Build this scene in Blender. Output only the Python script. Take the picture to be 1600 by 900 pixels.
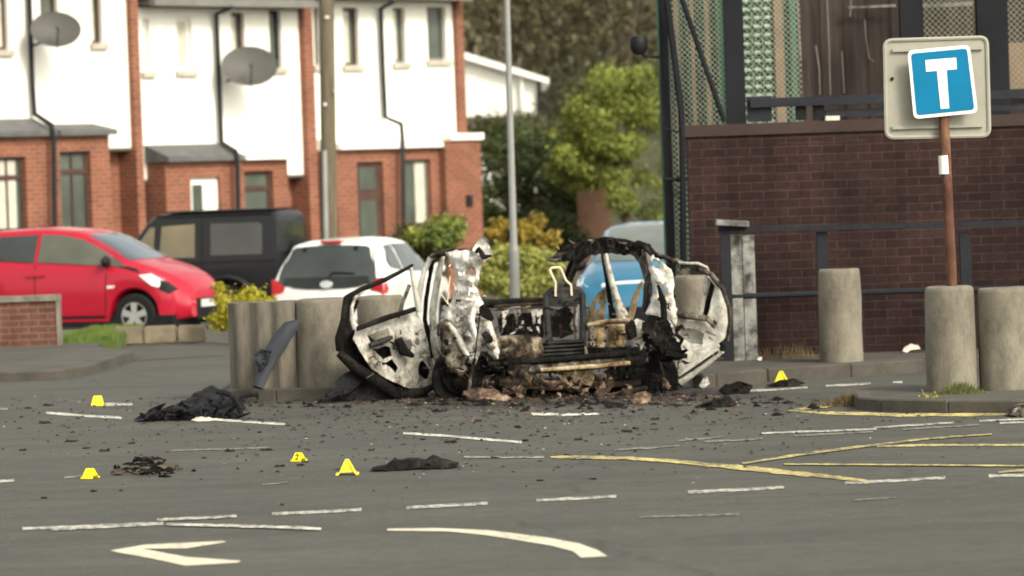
import bpy, bmesh, math, random
from mathutils import Vector, Matrix, noise
R = math.radians
rnd = random.Random(7)
for o in list(bpy.data.objects): bpy.data.objects.remove(o)
scene = bpy.context.scene
COL = scene.collection

# ------------------------------------------------------------------ camera
F, HZ, ROLL, EYE = 6000.0, 272.0, 0.035, 1.9      # focal length and horizon in 1600-px units
PITCH = math.atan((450 - HZ) / F)
cp, sp, cr, sr = math.cos(PITCH), math.sin(PITCH), math.cos(ROLL), math.sin(ROLL)
cam_d = bpy.data.cameras.new('camera'); cam = bpy.data.objects.new('camera', cam_d); COL.objects.link(cam)
cam_d.sensor_width = 36; cam_d.lens = F / 1600 * 36
cam_d.clip_start = 0.5; cam_d.clip_end = 3000
rt, up, fw = Vector((1, 0, 0)), Vector((0, sp, cp)), Vector((0, cp, -sp))
cx_, cu_ = cr * rt - sr * up, sr * rt + cr * up
cam.matrix_world = Matrix(((cx_.x, cu_.x, -fw.x, 0), (cx_.y, cu_.y, -fw.y, 0), (cx_.z, cu_.z, -fw.z, EYE), (0, 0, 0, 1)))
cam_d.dof.use_dof = True; cam_d.dof.focus_distance = 27.0; cam_d.dof.aperture_fstop = 2.8
scene.camera = cam
# ------------------------------------------------------------------ light
SUN = Vector((0.50, -0.62, 0.62)).normalized()
el = math.asin(SUN.z); az = math.atan2(SUN.x, SUN.y)
w = bpy.data.worlds.new('World'); scene.world = w; w.use_nodes = True
nt = w.node_tree; nt.nodes.clear()
sky = nt.nodes.new('ShaderNodeTexSky'); sky.sky_type = 'NISHITA'; sky.sun_disc = False
sky.sun_elevation = el; sky.sun_rotation = az; sky.dust_density = 3.0; sky.air_density = 1.0
hs = nt.nodes.new('ShaderNodeHueSaturation'); hs.inputs['Saturation'].default_value = 0.25
bg = nt.nodes.new('ShaderNodeBackground'); bg.inputs['Strength'].default_value = 0.135
wo = nt.nodes.new('ShaderNodeOutputWorld')
tint = nt.nodes.new('ShaderNodeMix'); tint.data_type = 'RGBA'; tint.blend_type = 'MULTIPLY'; tint.inputs[0].default_value = 1; tint.inputs[7].default_value = (1, .97, .865, 1)   # veiled, slightly warm overcast
nt.links.new(sky.outputs[0], hs.inputs['Color']); nt.links.new(hs.outputs[0], tint.inputs[6]); nt.links.new(tint.outputs[2], bg.inputs[0]); nt.links.new(bg.outputs[0], wo.inputs[0])
ld = bpy.data.lights.new('sun', 'SUN'); ld.energy = 1.15; ld.angle = R(12); ld.color = (1, .92, .77)
lo = bpy.data.objects.new('sun', ld); COL.objects.link(lo); lo.rotation_euler = (-SUN).to_track_quat('-Z', 'Y').to_euler()
vs = scene.view_settings
vs.view_transform = 'Standard'; vs.look = 'None'; vs.gamma = 1; vs.use_curve_mapping = False; vs.exposure = 1.28
scene.render.film_transparent = False
scene.cycles.filter_width = 1.7
scene.cycles.max_bounces = 5

# ------------------------------------------------------------------ pixel -> world helpers
def ray(px, py):
    dx, dy = px - 800, py - 450
    x = dx * cr - dy * sr; zc = -(dy * cr + dx * sr)
    return Vector((x, F * cp + zc * sp, -F * sp + zc * cp))
def W(px, py, Y):
    r = ray(px, py); t = Y / r.y
    return Vector((r.x * t, Y, EYE + r.z * t))
def G(px, py, z=0.0):
    r = ray(px, py); t = (z - EYE) / r.z
    return Vector((r.x * t, r.y * t, z))
def nz(v, s=1.0, seed=0.0):
    return noise.noise(Vector((v[0] * s + seed, v[1] * s - seed * .7, v[2] * s + seed * 1.3)))

# ------------------------------------------------------------------ materials
def nodes(name):
    m = bpy.data.materials.new(name); m.use_nodes = True
    t = m.node_tree; t.nodes.clear()
    out = t.nodes.new('ShaderNodeOutputMaterial'); b = t.nodes.new('ShaderNodeBsdfPrincipled')
    t.links.new(b.outputs[0], out.inputs[0])
    return m, t, b
def coords(t, kind='Object'):
    return t.nodes.new('ShaderNodeTexCoord').outputs[kind]
def noise_n(t, vec, scale, detail=5, rough=.6):
    n = t.nodes.new('ShaderNodeTexNoise'); n.inputs['Scale'].default_value = scale
    n.inputs['Detail'].default_value = detail; n.inputs['Roughness'].default_value = rough
    t.links.new(vec, n.inputs['Vector']); return n.outputs['Fac']
def ramp(t, fac, stops):
    r = t.nodes.new('ShaderNodeValToRGB'); e = r.color_ramp.elements
    while len(e) < len(stops): e.new(.5)
    for i, (p, c) in enumerate(stops):
        e[i].position = p; e[i].color = (c[0], c[1], c[2], 1) if hasattr(c, '__len__') else (c, c, c, 1)
    t.links.new(fac, r.inputs[0]); return r.outputs[0]
def mix(t, fac, a, b, mode='MIX'):
    m = t.nodes.new('ShaderNodeMix'); m.data_type = 'RGBA'; m.blend_type = mode
    for i, v in ((0, fac), (6, a), (7, b)):
        if hasattr(v, 'is_linked'): t.links.new(v, m.inputs[i])
        elif i == 0: m.inputs[0].default_value = v
        else: m.inputs[i].default_value = (v[0], v[1], v[2], 1)
    return m.outputs[2]
def bump(t, b, h, strength=.3, dist=.01):
    n = t.nodes.new('ShaderNodeBump'); n.inputs['Strength'].default_value = strength; n.inputs['Distance'].default_value = dist
    t.links.new(h, n.inputs['Height']); t.links.new(n.outputs[0], b.inputs['Normal'])
def pm(name, col, rough=.7, metal=0.0, var=.25, scale=4.0, bmp=.15, fine=40.0, dist=.01, coat=0.0, spec=.5):
    m, t, b = nodes(name); v = coords(t)
    n1 = noise_n(t, v, scale); n2 = noise_n(t, v, fine, 3)
    lo_ = tuple(c * (1 - var) for c in col); hi = tuple(min(1, c * (1 + var)) for c in col)
    c = ramp(t, n1, [(.3, lo_), (.7, hi)])
    c = mix(t, var * .8, c, ramp(t, n2, [(.3, .3), (.7, 1.0)]), 'MULTIPLY') if var > .05 else c
    t.links.new(c, b.inputs['Base Color'])
    b.inputs['Roughness'].default_value = rough; b.inputs['Metallic'].default_value = metal
    b.inputs['Coat Weight'].default_value = coat; b.inputs['Coat Roughness'].default_value = .06
    b.inputs['Specular IOR Level'].default_value = spec
    if bmp: bump(t, b, n2, bmp, dist)
    return m
def ramped(name, stops, scale, rough=.85, fine=30.0, bmp=.5, dist=.02, stretch=(1, 1, 1), metal=0.0, fstr=.5, spec=.3):
    m, t, b = nodes(name); v = coords(t)
    mp = t.nodes.new('ShaderNodeMapping'); mp.inputs['Scale'].default_value = stretch; t.links.new(v, mp.inputs[0]); v = mp.outputs[0]
    n1 = noise_n(t, v, scale, 6, .62); n2 = noise_n(t, v, fine, 4)
    c = mix(t, fstr, ramp(t, n1, stops), ramp(t, n2, [(.25, .35), (.65, 1.0)]), 'MULTIPLY')
    t.links.new(c, b.inputs['Base Color']); b.inputs['Roughness'].default_value = rough; b.inputs['Metallic'].default_value = metal; b.inputs['Specular IOR Level'].default_value = spec
    bump(t, b, n2, bmp, dist); return m
def brick_mat(name, c1, c2, mortar, bw=.225, bh=.075, msize=.010, var=.4, patch=1.2, rough=.9):
    m, t, b = nodes(name); v = coords(t)
    sx = t.nodes.new('ShaderNodeSeparateXYZ'); t.links.new(v, sx.inputs[0])
    ad = t.nodes.new('ShaderNodeMath'); ad.operation = 'ADD'; t.links.new(sx.outputs[0], ad.inputs[0]); t.links.new(sx.outputs[1], ad.inputs[1])
    cb = t.nodes.new('ShaderNodeCombineXYZ'); t.links.new(ad.outputs[0], cb.inputs[0]); t.links.new(sx.outputs[2], cb.inputs[1])
    br = t.nodes.new('ShaderNodeTexBrick'); t.links.new(cb.outputs[0], br.inputs['Vector'])
    br.inputs['Scale'].default_value = 1; br.inputs['Brick Width'].default_value = bw; br.inputs['Row Height'].default_value = bh
    br.inputs['Mortar Size'].default_value = msize; br.inputs['Mortar Smooth'].default_value = .3; br.inputs['Bias'].default_value = 0
    br.inputs['Color1'].default_value = (*c1, 1); br.inputs['Color2'].default_value = (*c2, 1); br.inputs['Mortar'].default_value = (*mortar, 1)
    c = mix(t, var, br.outputs['Color'], ramp(t, noise_n(t, v, patch), [(.3, .35), (.7, 1.25)]), 'MULTIPLY')
    c = mix(t, var, c, ramp(t, noise_n(t, v, 22), [(.3, .5), (.7, 1.1)]), 'MULTIPLY')
    t.links.new(c, b.inputs['Base Color']); b.inputs['Roughness'].default_value = rough; b.inputs['Specular IOR Level'].default_value = .18
    if patch > 1:
        mp = t.nodes.new('ShaderNodeMapping'); mp.inputs['Scale'].default_value = (.7, .7, 14); t.links.new(v, mp.inputs[0])
        c = mix(t, ramp(t, noise_n(t, mp.outputs[0], 1.3, 5, .7), [(.60, 0.0), (.72, .30)]), c, (.12, .095, .080))
        mp = t.nodes.new('ShaderNodeMapping'); mp.inputs['Scale'].default_value = (5, 5, .5); t.links.new(v, mp.inputs[0])
        c = mix(t, .55, c, ramp(t, noise_n(t, mp.outputs[0], 1.0, 4), [(.35, .55), (.62, 1.25)]), 'MULTIPLY')
        t.links.new(c, b.inputs['Base Color'])
    iv = t.nodes.new('ShaderNodeMath'); iv.operation = 'SUBTRACT'; iv.inputs[0].default_value = 1; t.links.new(br.outputs['Fac'], iv.inputs[1])
    bump(t, b, iv.outputs[0], .5, .008); return m
def leaf_mat(name, dark, mid, light, clump=1.6, trans=.25):
    m, t, b = nodes(name); v = coords(t)
    g = t.nodes.new('ShaderNodeNewGeometry')
    n1 = noise_n(t, v, clump, 3)
    ad = t.nodes.new('ShaderNodeMath'); ad.operation = 'MULTIPLY_ADD'; ad.inputs[1].default_value = .35; t.links.new(g.outputs['Random Per Island'], ad.inputs[0]); t.links.new(n1, ad.inputs[2])
    c = ramp(t, ad.outputs[0], [(.42, dark), (.66, mid), (.92, light)])
    t.links.new(c, b.inputs['Base Color']); b.inputs['Roughness'].default_value = .65
    tr = t.nodes.new('ShaderNodeBsdfTranslucent'); t.links.new(c, tr.inputs[0])
    mx = t.nodes.new('ShaderNodeMixShader'); mx.inputs[0].default_value = trans
    out = [n for n in t.nodes if n.type == 'OUTPUT_MATERIAL'][0]
    t.links.new(b.outputs[0], mx.inputs[1]); t.links.new(tr.outputs[0], mx.inputs[2]); t.links.new(mx.outputs[0], out.inputs[0])
    return m
def asphalt_mat():
    m, t, b = nodes('asphalt'); v = coords(t)
    big = ramp(t, noise_n(t, v, .35, 6), [(.3, (.060, .060, .049)), (.7, (.082, .081, .067))])
    c = mix(t, .7, big, ramp(t, noise_n(t, v, 70, 2, .8), [(.33, .5), (.60, 1.0), (.70, 1.5), (.78, 2.8)]), 'MULTIPLY')
    c = mix(t, .35, c, ramp(t, noise_n(t, v, 6, 5), [(.35, .55), (.6, 1.15)]), 'MULTIPLY')
    mp = t.nodes.new('ShaderNodeMapping'); mp.inputs['Scale'].default_value = (.25, 1.6, 1); mp.inputs['Rotation'].default_value = (0, 0, .35); t.links.new(v, mp.inputs[0])
    c = mix(t, .45, c, ramp(t, noise_n(t, mp.outputs[0], 1.4, 4), [(.35, .65), (.6, 1.15)]), 'MULTIPLY')
    vo = t.nodes.new('ShaderNodeTexVoronoi'); vo.feature = 'DISTANCE_TO_EDGE'; vo.inputs['Scale'].default_value = .28
    wv = t.nodes.new('ShaderNodeVectorMath'); wv.operation = 'ADD'; nn = t.nodes.new('ShaderNodeTexNoise'); nn.inputs['Scale'].default_value = .9; nn.inputs['Detail'].default_value = 6
    t.links.new(v, nn.inputs['Vector']); t.links.new(v, wv.inputs[0]); t.links.new(nn.outputs['Color'], wv.inputs[1]); t.links.new(wv.outputs[0], vo.inputs['Vector'])
    c = mix(t, ramp(t, vo.outputs['Distance'], [(.0, .55), (.007, .0)]), c, (.022, .021, .018))
    c = mix(t, ramp(t, noise_n(t, v, .9, 3), [(.60, 0.0), (.70, .40)]), c, (.040, .039, .035))
    c = mix(t, ramp(t, noise_n(t, v, 17, 1.5, .5), [(.66, 0.0), (.74, .55)]), c, (.15, .147, .125))
    c = mix(t, ramp(t, noise_n(t, v, 23, 2, .5), [(.26, .6), (.34, 0.0)]), c, (.030, .029, .025))
    # soot washed round the burnt car
    mp2 = t.nodes.new('ShaderNodeMapping'); mp2.inputs['Location'].default_value = (-.12, -32.3 / 3.2, 0); mp2.inputs['Scale'].default_value = (1 / 3.6, 1 / 3.2, 0); t.links.new(v, mp2.inputs[0])
    ln = t.nodes.new('ShaderNodeVectorMath'); ln.operation = 'LENGTH'; t.links.new(mp2.outputs[0], ln.inputs[0])
    a2 = t.nodes.new('ShaderNodeMath'); a2.operation = 'MULTIPLY_ADD'; a2.inputs[1].default_value = 1.0; t.links.new(noise_n(t, v, 3, 6), a2.inputs[0]); t.links.new(ln.outputs['Value'], a2.inputs[2])
    c = mix(t, ramp(t, a2.outputs[0], [(.75, .75), (1.45, 0.0)]), c, (.018, .016, .013))
    t.links.new(c, b.inputs['Base Color']); b.inputs['Roughness'].default_value = .82; b.inputs['Specular IOR Level'].default_value = .35
    bump(t, b, noise_n(t, v, 90, 2), .5, .006); return m
def paint_line(name, col, under=(.072, .071, .060), worn=.45):
    m, t, b = nodes(name); v = coords(t)
    mp = t.nodes.new('ShaderNodeMapping'); mp.inputs['Scale'].default_value = (1, .35, 1); t.links.new(v, mp.inputs[0]); v = mp.outputs[0]
    n = mix(t, .5, noise_n(t, v, 26, 5, .75), noise_n(t, v, 3.2, 5))
    f = ramp(t, n, [(worn - .12, 0.0), (worn + .05, .95)])
    c = mix(t, f, under, mix(t, .5, col, ramp(t, noise_n(t, v, 7), [(.3, .5), (.7, 1.15)]), 'MULTIPLY'))
    t.links.new(c, b.inputs['Base Color']); b.inputs['Roughness'].default_value = .8; b.inputs['Specular IOR Level'].default_value = .3; return m
def glass_mat(name, col, rough=.06):
    m, t, b = nodes(name); v = coords(t)
    c = ramp(t, noise_n(t, v, 1.3, 2), [(.3, tuple(x * .7 for x in col)), (.7, tuple(x * 1.3 for x in col))])
    t.links.new(c, b.inputs['Base Color']); b.inputs['Roughness'].default_value = rough; b.inputs['Specular IOR Level'].default_value = .7
    b.inputs['IOR'].default_value = 1.5; return m
def clear_glass():
    m, t, b = nodes('clear_glass')
    tr = t.nodes.new('ShaderNodeBsdfTransparent'); tr.inputs[0].default_value = (.72, .78, .72, 1)
    gl = t.nodes.new('ShaderNodeBsdfGlossy'); gl.inputs['Roughness'].default_value = .03
    fr = t.nodes.new('ShaderNodeFresnel'); fr.inputs[0].default_value = 1.5
    mx = t.nodes.new('ShaderNodeMixShader'); t.links.new(fr.outputs[0], mx.inputs[0]); t.links.new(tr.outputs[0], mx.inputs[1]); t.links.new(gl.outputs[0], mx.inputs[2])
    out = [n for n in t.nodes if n.type == 'OUTPUT_MATERIAL'][0]; t.links.new(mx.outputs[0], out.inputs[0]); t.nodes.remove(b)
    return m

M = {}
M['asphalt'] = asphalt_mat()
M['pave'] = pm('paving', (.062, .056, .045), .9, var=.35, scale=1.5, bmp=.4, fine=45)
M['kerb'] = pm('kerb_stone', (.068, .060, .048), .9, var=.35, scale=3, bmp=.3)
M['white_line'] = paint_line('white_line_paint', (.62, .60, .52), worn=.525)
M['faint_line'] = paint_line('worn_line_paint', (.36, .34, .29), worn=.56)
M['yellow_line'] = paint_line('yellow_line_paint', (.56, .46, .17), worn=.525)
M['arrow_paint'] = paint_line('arrow_paint', (.62, .58, .44), worn=.42)
M['concrete'] = ramped('weathered_concrete', [(.25, (.080, .070, .053)), (.45, (.165, .148, .115)), (.62, (.225, .204, .160)), (.78, (.28, .257, .205))], 4.5, .92, 55, .4, .01, (1, 1, .45), fstr=.35)
M['concrete_dark'] = ramped('stained_concrete', [(.25, (.050, .044, .036)), (.5, (.125, .112, .090)), (.75, (.20, .178, .142))], 5, .92, 55, .4, .01, (1.4, 1.4, .22), fstr=.35)
M['red_brick'] = brick_mat('red_brick', (.30, .100, .056), (.22, .072, .042), (.26, .19, .14), var=.5, patch=.8)
M['dark_brick'] = brick_mat('dark_painted_brick', (.042, .0205, .0185), (.027, .0135, .0125), (.056, .038, .034), bh=.082, msize=.006, var=.75, patch=1.1)
M['coping'] = pm('wall_coping', (.036, .021, .017), .9, var=.3, scale=2, bmp=.3)
M['garden_brick'] = brick_mat('garden_brick', (.16, .062, .045), (.12, .048, .036), (.16, .12, .095))
M['render'] = pm('white_render', (.80, .785, .71), .9, var=.06, scale=1.2, bmp=.25, fine=60)
M['white_trim'] = pm('white_trim', (.78, .77, .72), .5, var=.06, bmp=0)
M['slate'] = pm('roof_slate', (.075, .07, .068), .8, var=.3, scale=3)
M['lead'] = pm('canopy_felt', (.10, .10, .10), .8, var=.3, scale=3)
M['gutter'] = pm('gutter_plastic', (.16, .155, .14), .6, var=.15, bmp=0)
M['pipe'] = pm('black_pipe', (.011, .012, .014), .5, var=.2, bmp=0, spec=.25)
M['wood_frame'] = pm('dark_timber_frame', (.060, .028, .020), .6, var=.3)
M['grey_frame'] = pm('grey_window_frame', (.12, .11, .10), .6, var=.2)
M['sill'] = pm('stone_sill', (.42, .39, .33), .9, var=.2)
M['pane'] = glass_mat('house_glass', (.075, .088, .072))
M['curtain'] = pm('net_curtain', (.50, .48, .40), .9, var=.15, scale=8, bmp=0)
M['red_door'] = pm('painted_door', (.13, .10, .075), .5, var=.2)
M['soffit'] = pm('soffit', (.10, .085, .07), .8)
M['dish'] = pm('dish_grey', (.060, .058, .049), .6, var=.12, bmp=0)
M['timber_pole'] = ramped('pole_timber', [(.25, (.075, .058, .038)), (.55, (.15, .125, .085)), (.8, (.20, .17, .12))], 3, .9, 30, .5, .01, (4, 4, .35))
M['galv'] = pm('galvanised_steel', (.30, .30, .29), .55, metal=.3, var=.15, scale=2, bmp=0)
M['red_paint'] = pm('red_car_paint', (.36, .006, .024), .35, var=.02, bmp=0, coat=.45, spec=.3)
M['white_paint'] = pm('white_car_paint', (.76, .76, .73), .3, var=.02, bmp=0, coat=.8)
M['black_paint'] = pm('black_car_paint', (.010, .0105, .012), .45, var=.1, bmp=0, coat=.12, spec=.3)
M['blue_paint'] = pm('blue_car_paint', (.010, .125, .225), .3, var=.04, bmp=0, coat=1.0)
M['car_glass'] = glass_mat('car_glass', (.030, .036, .034))
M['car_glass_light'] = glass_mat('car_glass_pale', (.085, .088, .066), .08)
M['jeep_glass'] = glass_mat('tinted_glass', (.034, .034, .029), .1)
M['jeep_glass_front'] = glass_mat('tan_reflection_glass', (.13, .105, .055), .12)  # opaque pane; olive-tan base colour stands in for a reflection
M['pale_screen'] = glass_mat('painted_reflection_screen', (.13, .15, .135), .15)  # pale grey-green reflection put into the base colour of the glass
M['screen_glass'] = glass_mat('windscreen_glass', (.06, .085, .105), .08)
M['clear'] = clear_glass()
M['black_trim'] = pm('black_trim', (.008, .008, .009), .6, var=.1, bmp=0, spec=.25)
M['tyre'] = pm('tyre_rubber', (.014, .014, .014), .9, var=.2, bmp=0, spec=.2)
M['alloy'] = pm('alloy_wheel', (.50, .50, .48), .35, metal=.6, var=.05, bmp=0)
M['lamp_red'] = pm('red_lamp_lens', (.42, .018, .022), .2, var=.15, bmp=0, coat=.7)
M['lamp_clear'] = pm('headlamp_lens', (.72, .74, .74), .15, var=.1, bmp=0, coat=1.0)
M['chrome'] = pm('chrome_badge', (.6, .6, .6), .25, metal=.8, var=.05, bmp=0)
M['plate_white'] = pm('plate_white', (.62, .62, .58), .5, var=.1, bmp=0)
M['scorched_sheet'] = ramped('scorched_sheet', [(.34, (.014, .010, .008)), (.46, (.07, .042, .028)), (.58, (.20, .13, .085)), (.72, (.42, .34, .25))], 9.0, .9, 30, .8, .03, fstr=.4)
M['soot'] = ramped('sooty_metal', [(.35, (.004, .0035, .0035)), (.55, (.011, .0095, .008)), (.68, (.034, .028, .023)), (.78, (.13, .11, .09))], 7.0, .8, 34, .9, .03, spec=.12)
M['soot_grey'] = ramped('charred_grey_metal', [(.35, (.012, .012, .012)), (.55, (.030, .030, .029)), (.75, (.075, .073, .068))], 7.0, .6, 40, .4, .01, spec=.2)
def burnt(name, dark, brown, mid, light, thr, spec=.15, scale=4.0, stretch=(1, 1, .75)):
    # paint burnt off: ash patches, bare scorched steel and soot spots of several sizes
    m, t, b = nodes(name); v = coords(t)
    mp = t.nodes.new('ShaderNodeMapping'); mp.inputs['Scale'].default_value = stretch; t.links.new(v, mp.inputs[0]); v = mp.outputs[0]
    n1 = noise_n(t, v, scale, 4, .6); n2 = noise_n(t, v, scale * 4.2, 6, .7); n3 = noise_n(t, v, scale * .8, 3)
    f = mix(t, .42, n1, n2)
    c = ramp(t, f, [(thr - .07, dark), (thr - .02, brown), (thr + .035, mid), (thr + .13, light)])
    c = mix(t, ramp(t, n3, [(.47, 0.0), (.70, .5)]), c, mix(t, 1.0, c, (.66, .56, .44), 'MULTIPLY'))
    sp = noise_n(t, v, scale * 9, 3, .6)
    c = mix(t, ramp(t, sp, [(.67, 0.0), (.73, .8)]), c, dark)
    c = mix(t, .35, c, ramp(t, noise_n(t, v, 45, 4), [(.3, .45), (.65, 1.05)]), 'MULTIPLY')
    t.links.new(c, b.inputs['Base Color']); b.inputs['Roughness'].default_value = .9; b.inputs['Specular IOR Level'].default_value = spec
    bump(t, b, mix(t, .5, n2, noise_n(t, v, 40, 4)), .9, .03); return m
M['ash_white'] = burnt('ash_white_metal', (.016, .012, .010), (.11, .085, .06), (.43, .405, .355), (.76, .74, .68), .405)
M['burnt_pale'] = burnt('burnt_pale_metal', (.022, .017, .013), (.13, .105, .075), (.34, .32, .275), (.62, .60, .545), .415, scale=4.5)
M['ash_cream'] = burnt('ash_cream_metal', (.03, .024, .018), (.20, .165, .12), (.47, .445, .385), (.72, .70, .635), .375, scale=4.5)
M['arch_smoke'] = burnt('smoke_stained_metal', (.014, .010, .008), (.075, .055, .038), (.20, .165, .12), (.46, .42, .34), .49, scale=3)
M['burnt_grey'] = burnt('burnt_grey_metal', (.010, .008, .007), (.045, .036, .028), (.105, .092, .074), (.27, .25, .21), .49, scale=5)
M['rust_beige'] = burnt('scorched_beige_metal', (.030, .018, .010), (.14, .080, .040), (.30, .215, .12), (.50, .415, .27), .44, scale=5)
M['soot_mix'] = burnt('scorched_roof_metal', (.005, .004, .004), (.024, .019, .015), (.075, .062, .05), (.22, .20, .16), .55, scale=6)
M['rust'] = ramped('rusted_metal', [(.36, (.014, .010, .008)), (.5, (.050, .028, .020)), (.62, (.105, .060, .040)), (.75, (.24, .17, .12))], 7.0, .9, 40, .6, .02)
M['pale_wire'] = pm('pale_wire', (.70, .58, .40), .6, var=.2, bmp=0)
M['plastic_grey'] = pm('faded_dark_plastic', (.022, .026, .033), .6, var=.35, scale=5, bmp=.2, spec=.2)
M['black_plastic'] = ramped('melted_black_plastic', [(.3, (.003, .003, .004)), (.6, (.009, .009, .011)), (.78, (.035, .035, .036))], 8.0, .55, 40, .8, .03, spec=.22)
M['debris'] = ramped('charred_fragments', [(.3, (.008, .007, .006)), (.55, (.022, .019, .016)), (.72, (.075, .058, .045))], 1.8, .9, 40, .3, .01)
M['dirt'] = ramped('scorched_dirt', [(.3, (.030, .022, .017)), (.5, (.085, .068, .052)), (.7, (.15, .122, .095))], 6.0, .95, 50, .8, .02)
M['pale_bits'] = pm('pale_fragments', (.55, .50, .42), .8, var=.3)
M['marker'] = pm('yellow_marker', (.82, .72, .012), .45, var=.04, bmp=0)
M['marker_ink'] = pm('marker_ink', (.05, .045, .01), .6, bmp=0)
M['sign_blue'] = pm('sign_blue', (.0008, .145, .29), .55, var=.06, scale=5, bmp=0, spec=.15)
M['sign_white'] = pm('sign_white', (.82, .80, .68), .5, var=.04, bmp=0)
M['sign_back'] = pm('sign_back_grey', (.29, .28, .232), .6, var=.10, scale=4, bmp=.05)
M['rust_post'] = ramped('rusty_post', [(.30, (.045, .020, .013)), (.48, (.11, .048, .030)), (.60, (.20, .10, .060)), (.72, (.46, .35, .24))], 4.5, .85, 30, .5, .01, (1, 1, .4))
M['sticker'] = pm('white_sticker', (.75, .75, .74), .6, var=.1, bmp=0)
M['rail_paint'] = ramped('flaking_navy_paint', [(.2, (.008, .010, .014)), (.62, (.016, .018, .024)), (.74, (.04, .038, .036)), (.80, (.34, .32, .28))], 6, .65, 30, .3, .01, spec=.2)
M['rail_pale'] = ramped('flaking_pale_paint', [(.34, (.020, .018, .018)), (.44, (.10, .098, .09)), (.56, (.27, .27, .245))], 6, .8, 30, .4, .01)
M['steel_dark'] = pm('dark_steel', (.011, .012, .015), .7, var=.25, scale=2, bmp=.1, spec=.15)
M['beam_steel'] = ramped('beam_steel', [(.3, (.009, .011, .017)), (.6, (.022, .024, .032)), (.8, (.09, .09, .085))], 4, .6, 30, .3, .01, (.4, 1, 1), spec=.2)
M['wire'] = pm('fence_wire', (.24, .24, .18), .6, var=.2, bmp=0)
M['sheet_green'] = ramped('green_sheeting', [(.3, (.024, .075, .050)), (.6, (.048, .135, .090)), (.8, (.10, .18, .13))], 2.0, .7, 20, .2, .01, (3, 1, .3))
M['sheet_brown'] = ramped('brown_sheeting', [(.3, (.024, .017, .015)), (.52, (.052, .038, .032)), (.68, (.085, .064, .052)), (.8, (.15, .13, .105))], 1.6, .8, 20, .2, .01, (3.5, 1, .3))
M['sheet_beige'] = pm('beige_batten', (.20, .135, .085), .8, var=.3, scale=2)
M['pale_stack'] = pm('pale_green_mesh', (.30, .44, .34), .7, var=.2, scale=6, bmp=0)
M['stone'] = pm('garden_stone', (.19, .155, .105), .95, var=.3, scale=4, bmp=.5)
M['grass'] = leaf_mat('grass_blades', (.05, .085, .012), (.10, .155, .02), (.17, .23, .035), 3)
M['grass_dull'] = leaf_mat('dull_grass', (.05, .065, .015), (.10, .115, .03), (.15, .16, .05), 3)
M['hill_soil'] = pm('hill_undergrowth', (.050, .052, .020), .95, var=.5, scale=.8, bmp=.6, fine=6, dist=.1)
M['strip'] = pm('weathered_strip', (.15, .135, .115), .8, var=.3)
M['lawn'] = pm('lawn_soil', (.075, .115, .018), .95, var=.3)
M['dry_weed'] = leaf_mat('dry_weeds', (.06, .040, .018), (.13, .085, .035), (.17, .14, .05), 6)
M['leaf_bright'] = leaf_mat('bright_leaves', (.055, .080, .014), (.175, .215, .034), (.33, .35, .065), 1.1)
M['leaf_dark'] = leaf_mat('dark_leaves', (.022, .034, .010), (.055, .075, .022), (.105, .130, .038), 1.5)
M['leaf_olive'] = leaf_mat('olive_leaves', (.030, .034, .010), (.065, .068, .020), (.12, .115, .035), 1.0)
M['leaf_wood'] = leaf_mat('wood_leaves', (.054, .049, .024), (.096, .084, .040), (.140, .128, .058), .28)
M['leaf_yellow'] = leaf_mat('yellow_leaves', (.10, .075, .010), (.27, .19, .022), (.45, .32, .045), 3)
M['leaf_lime'] = leaf_mat('lime_leaves', (.11, .125, .022), (.27, .285, .055), (.38, .38, .11), 2.5)
M['leaf_gold'] = leaf_mat('golden_hedge', (.16, .145, .010), (.38, .34, .018), (.52, .46, .04), 4)
M['leaf_brown'] = leaf_mat('clipped_bush', (.042, .037, .013), (.098, .085, .028), (.15, .135, .04), 3)
M['bark'] = pm('bark', (.075, .055, .038), .95, var=.4, scale=6, bmp=.6)
M['red_fence'] = pm('faded_red_fence', (.19, .10, .065), .9, var=.2, scale=3)

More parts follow.
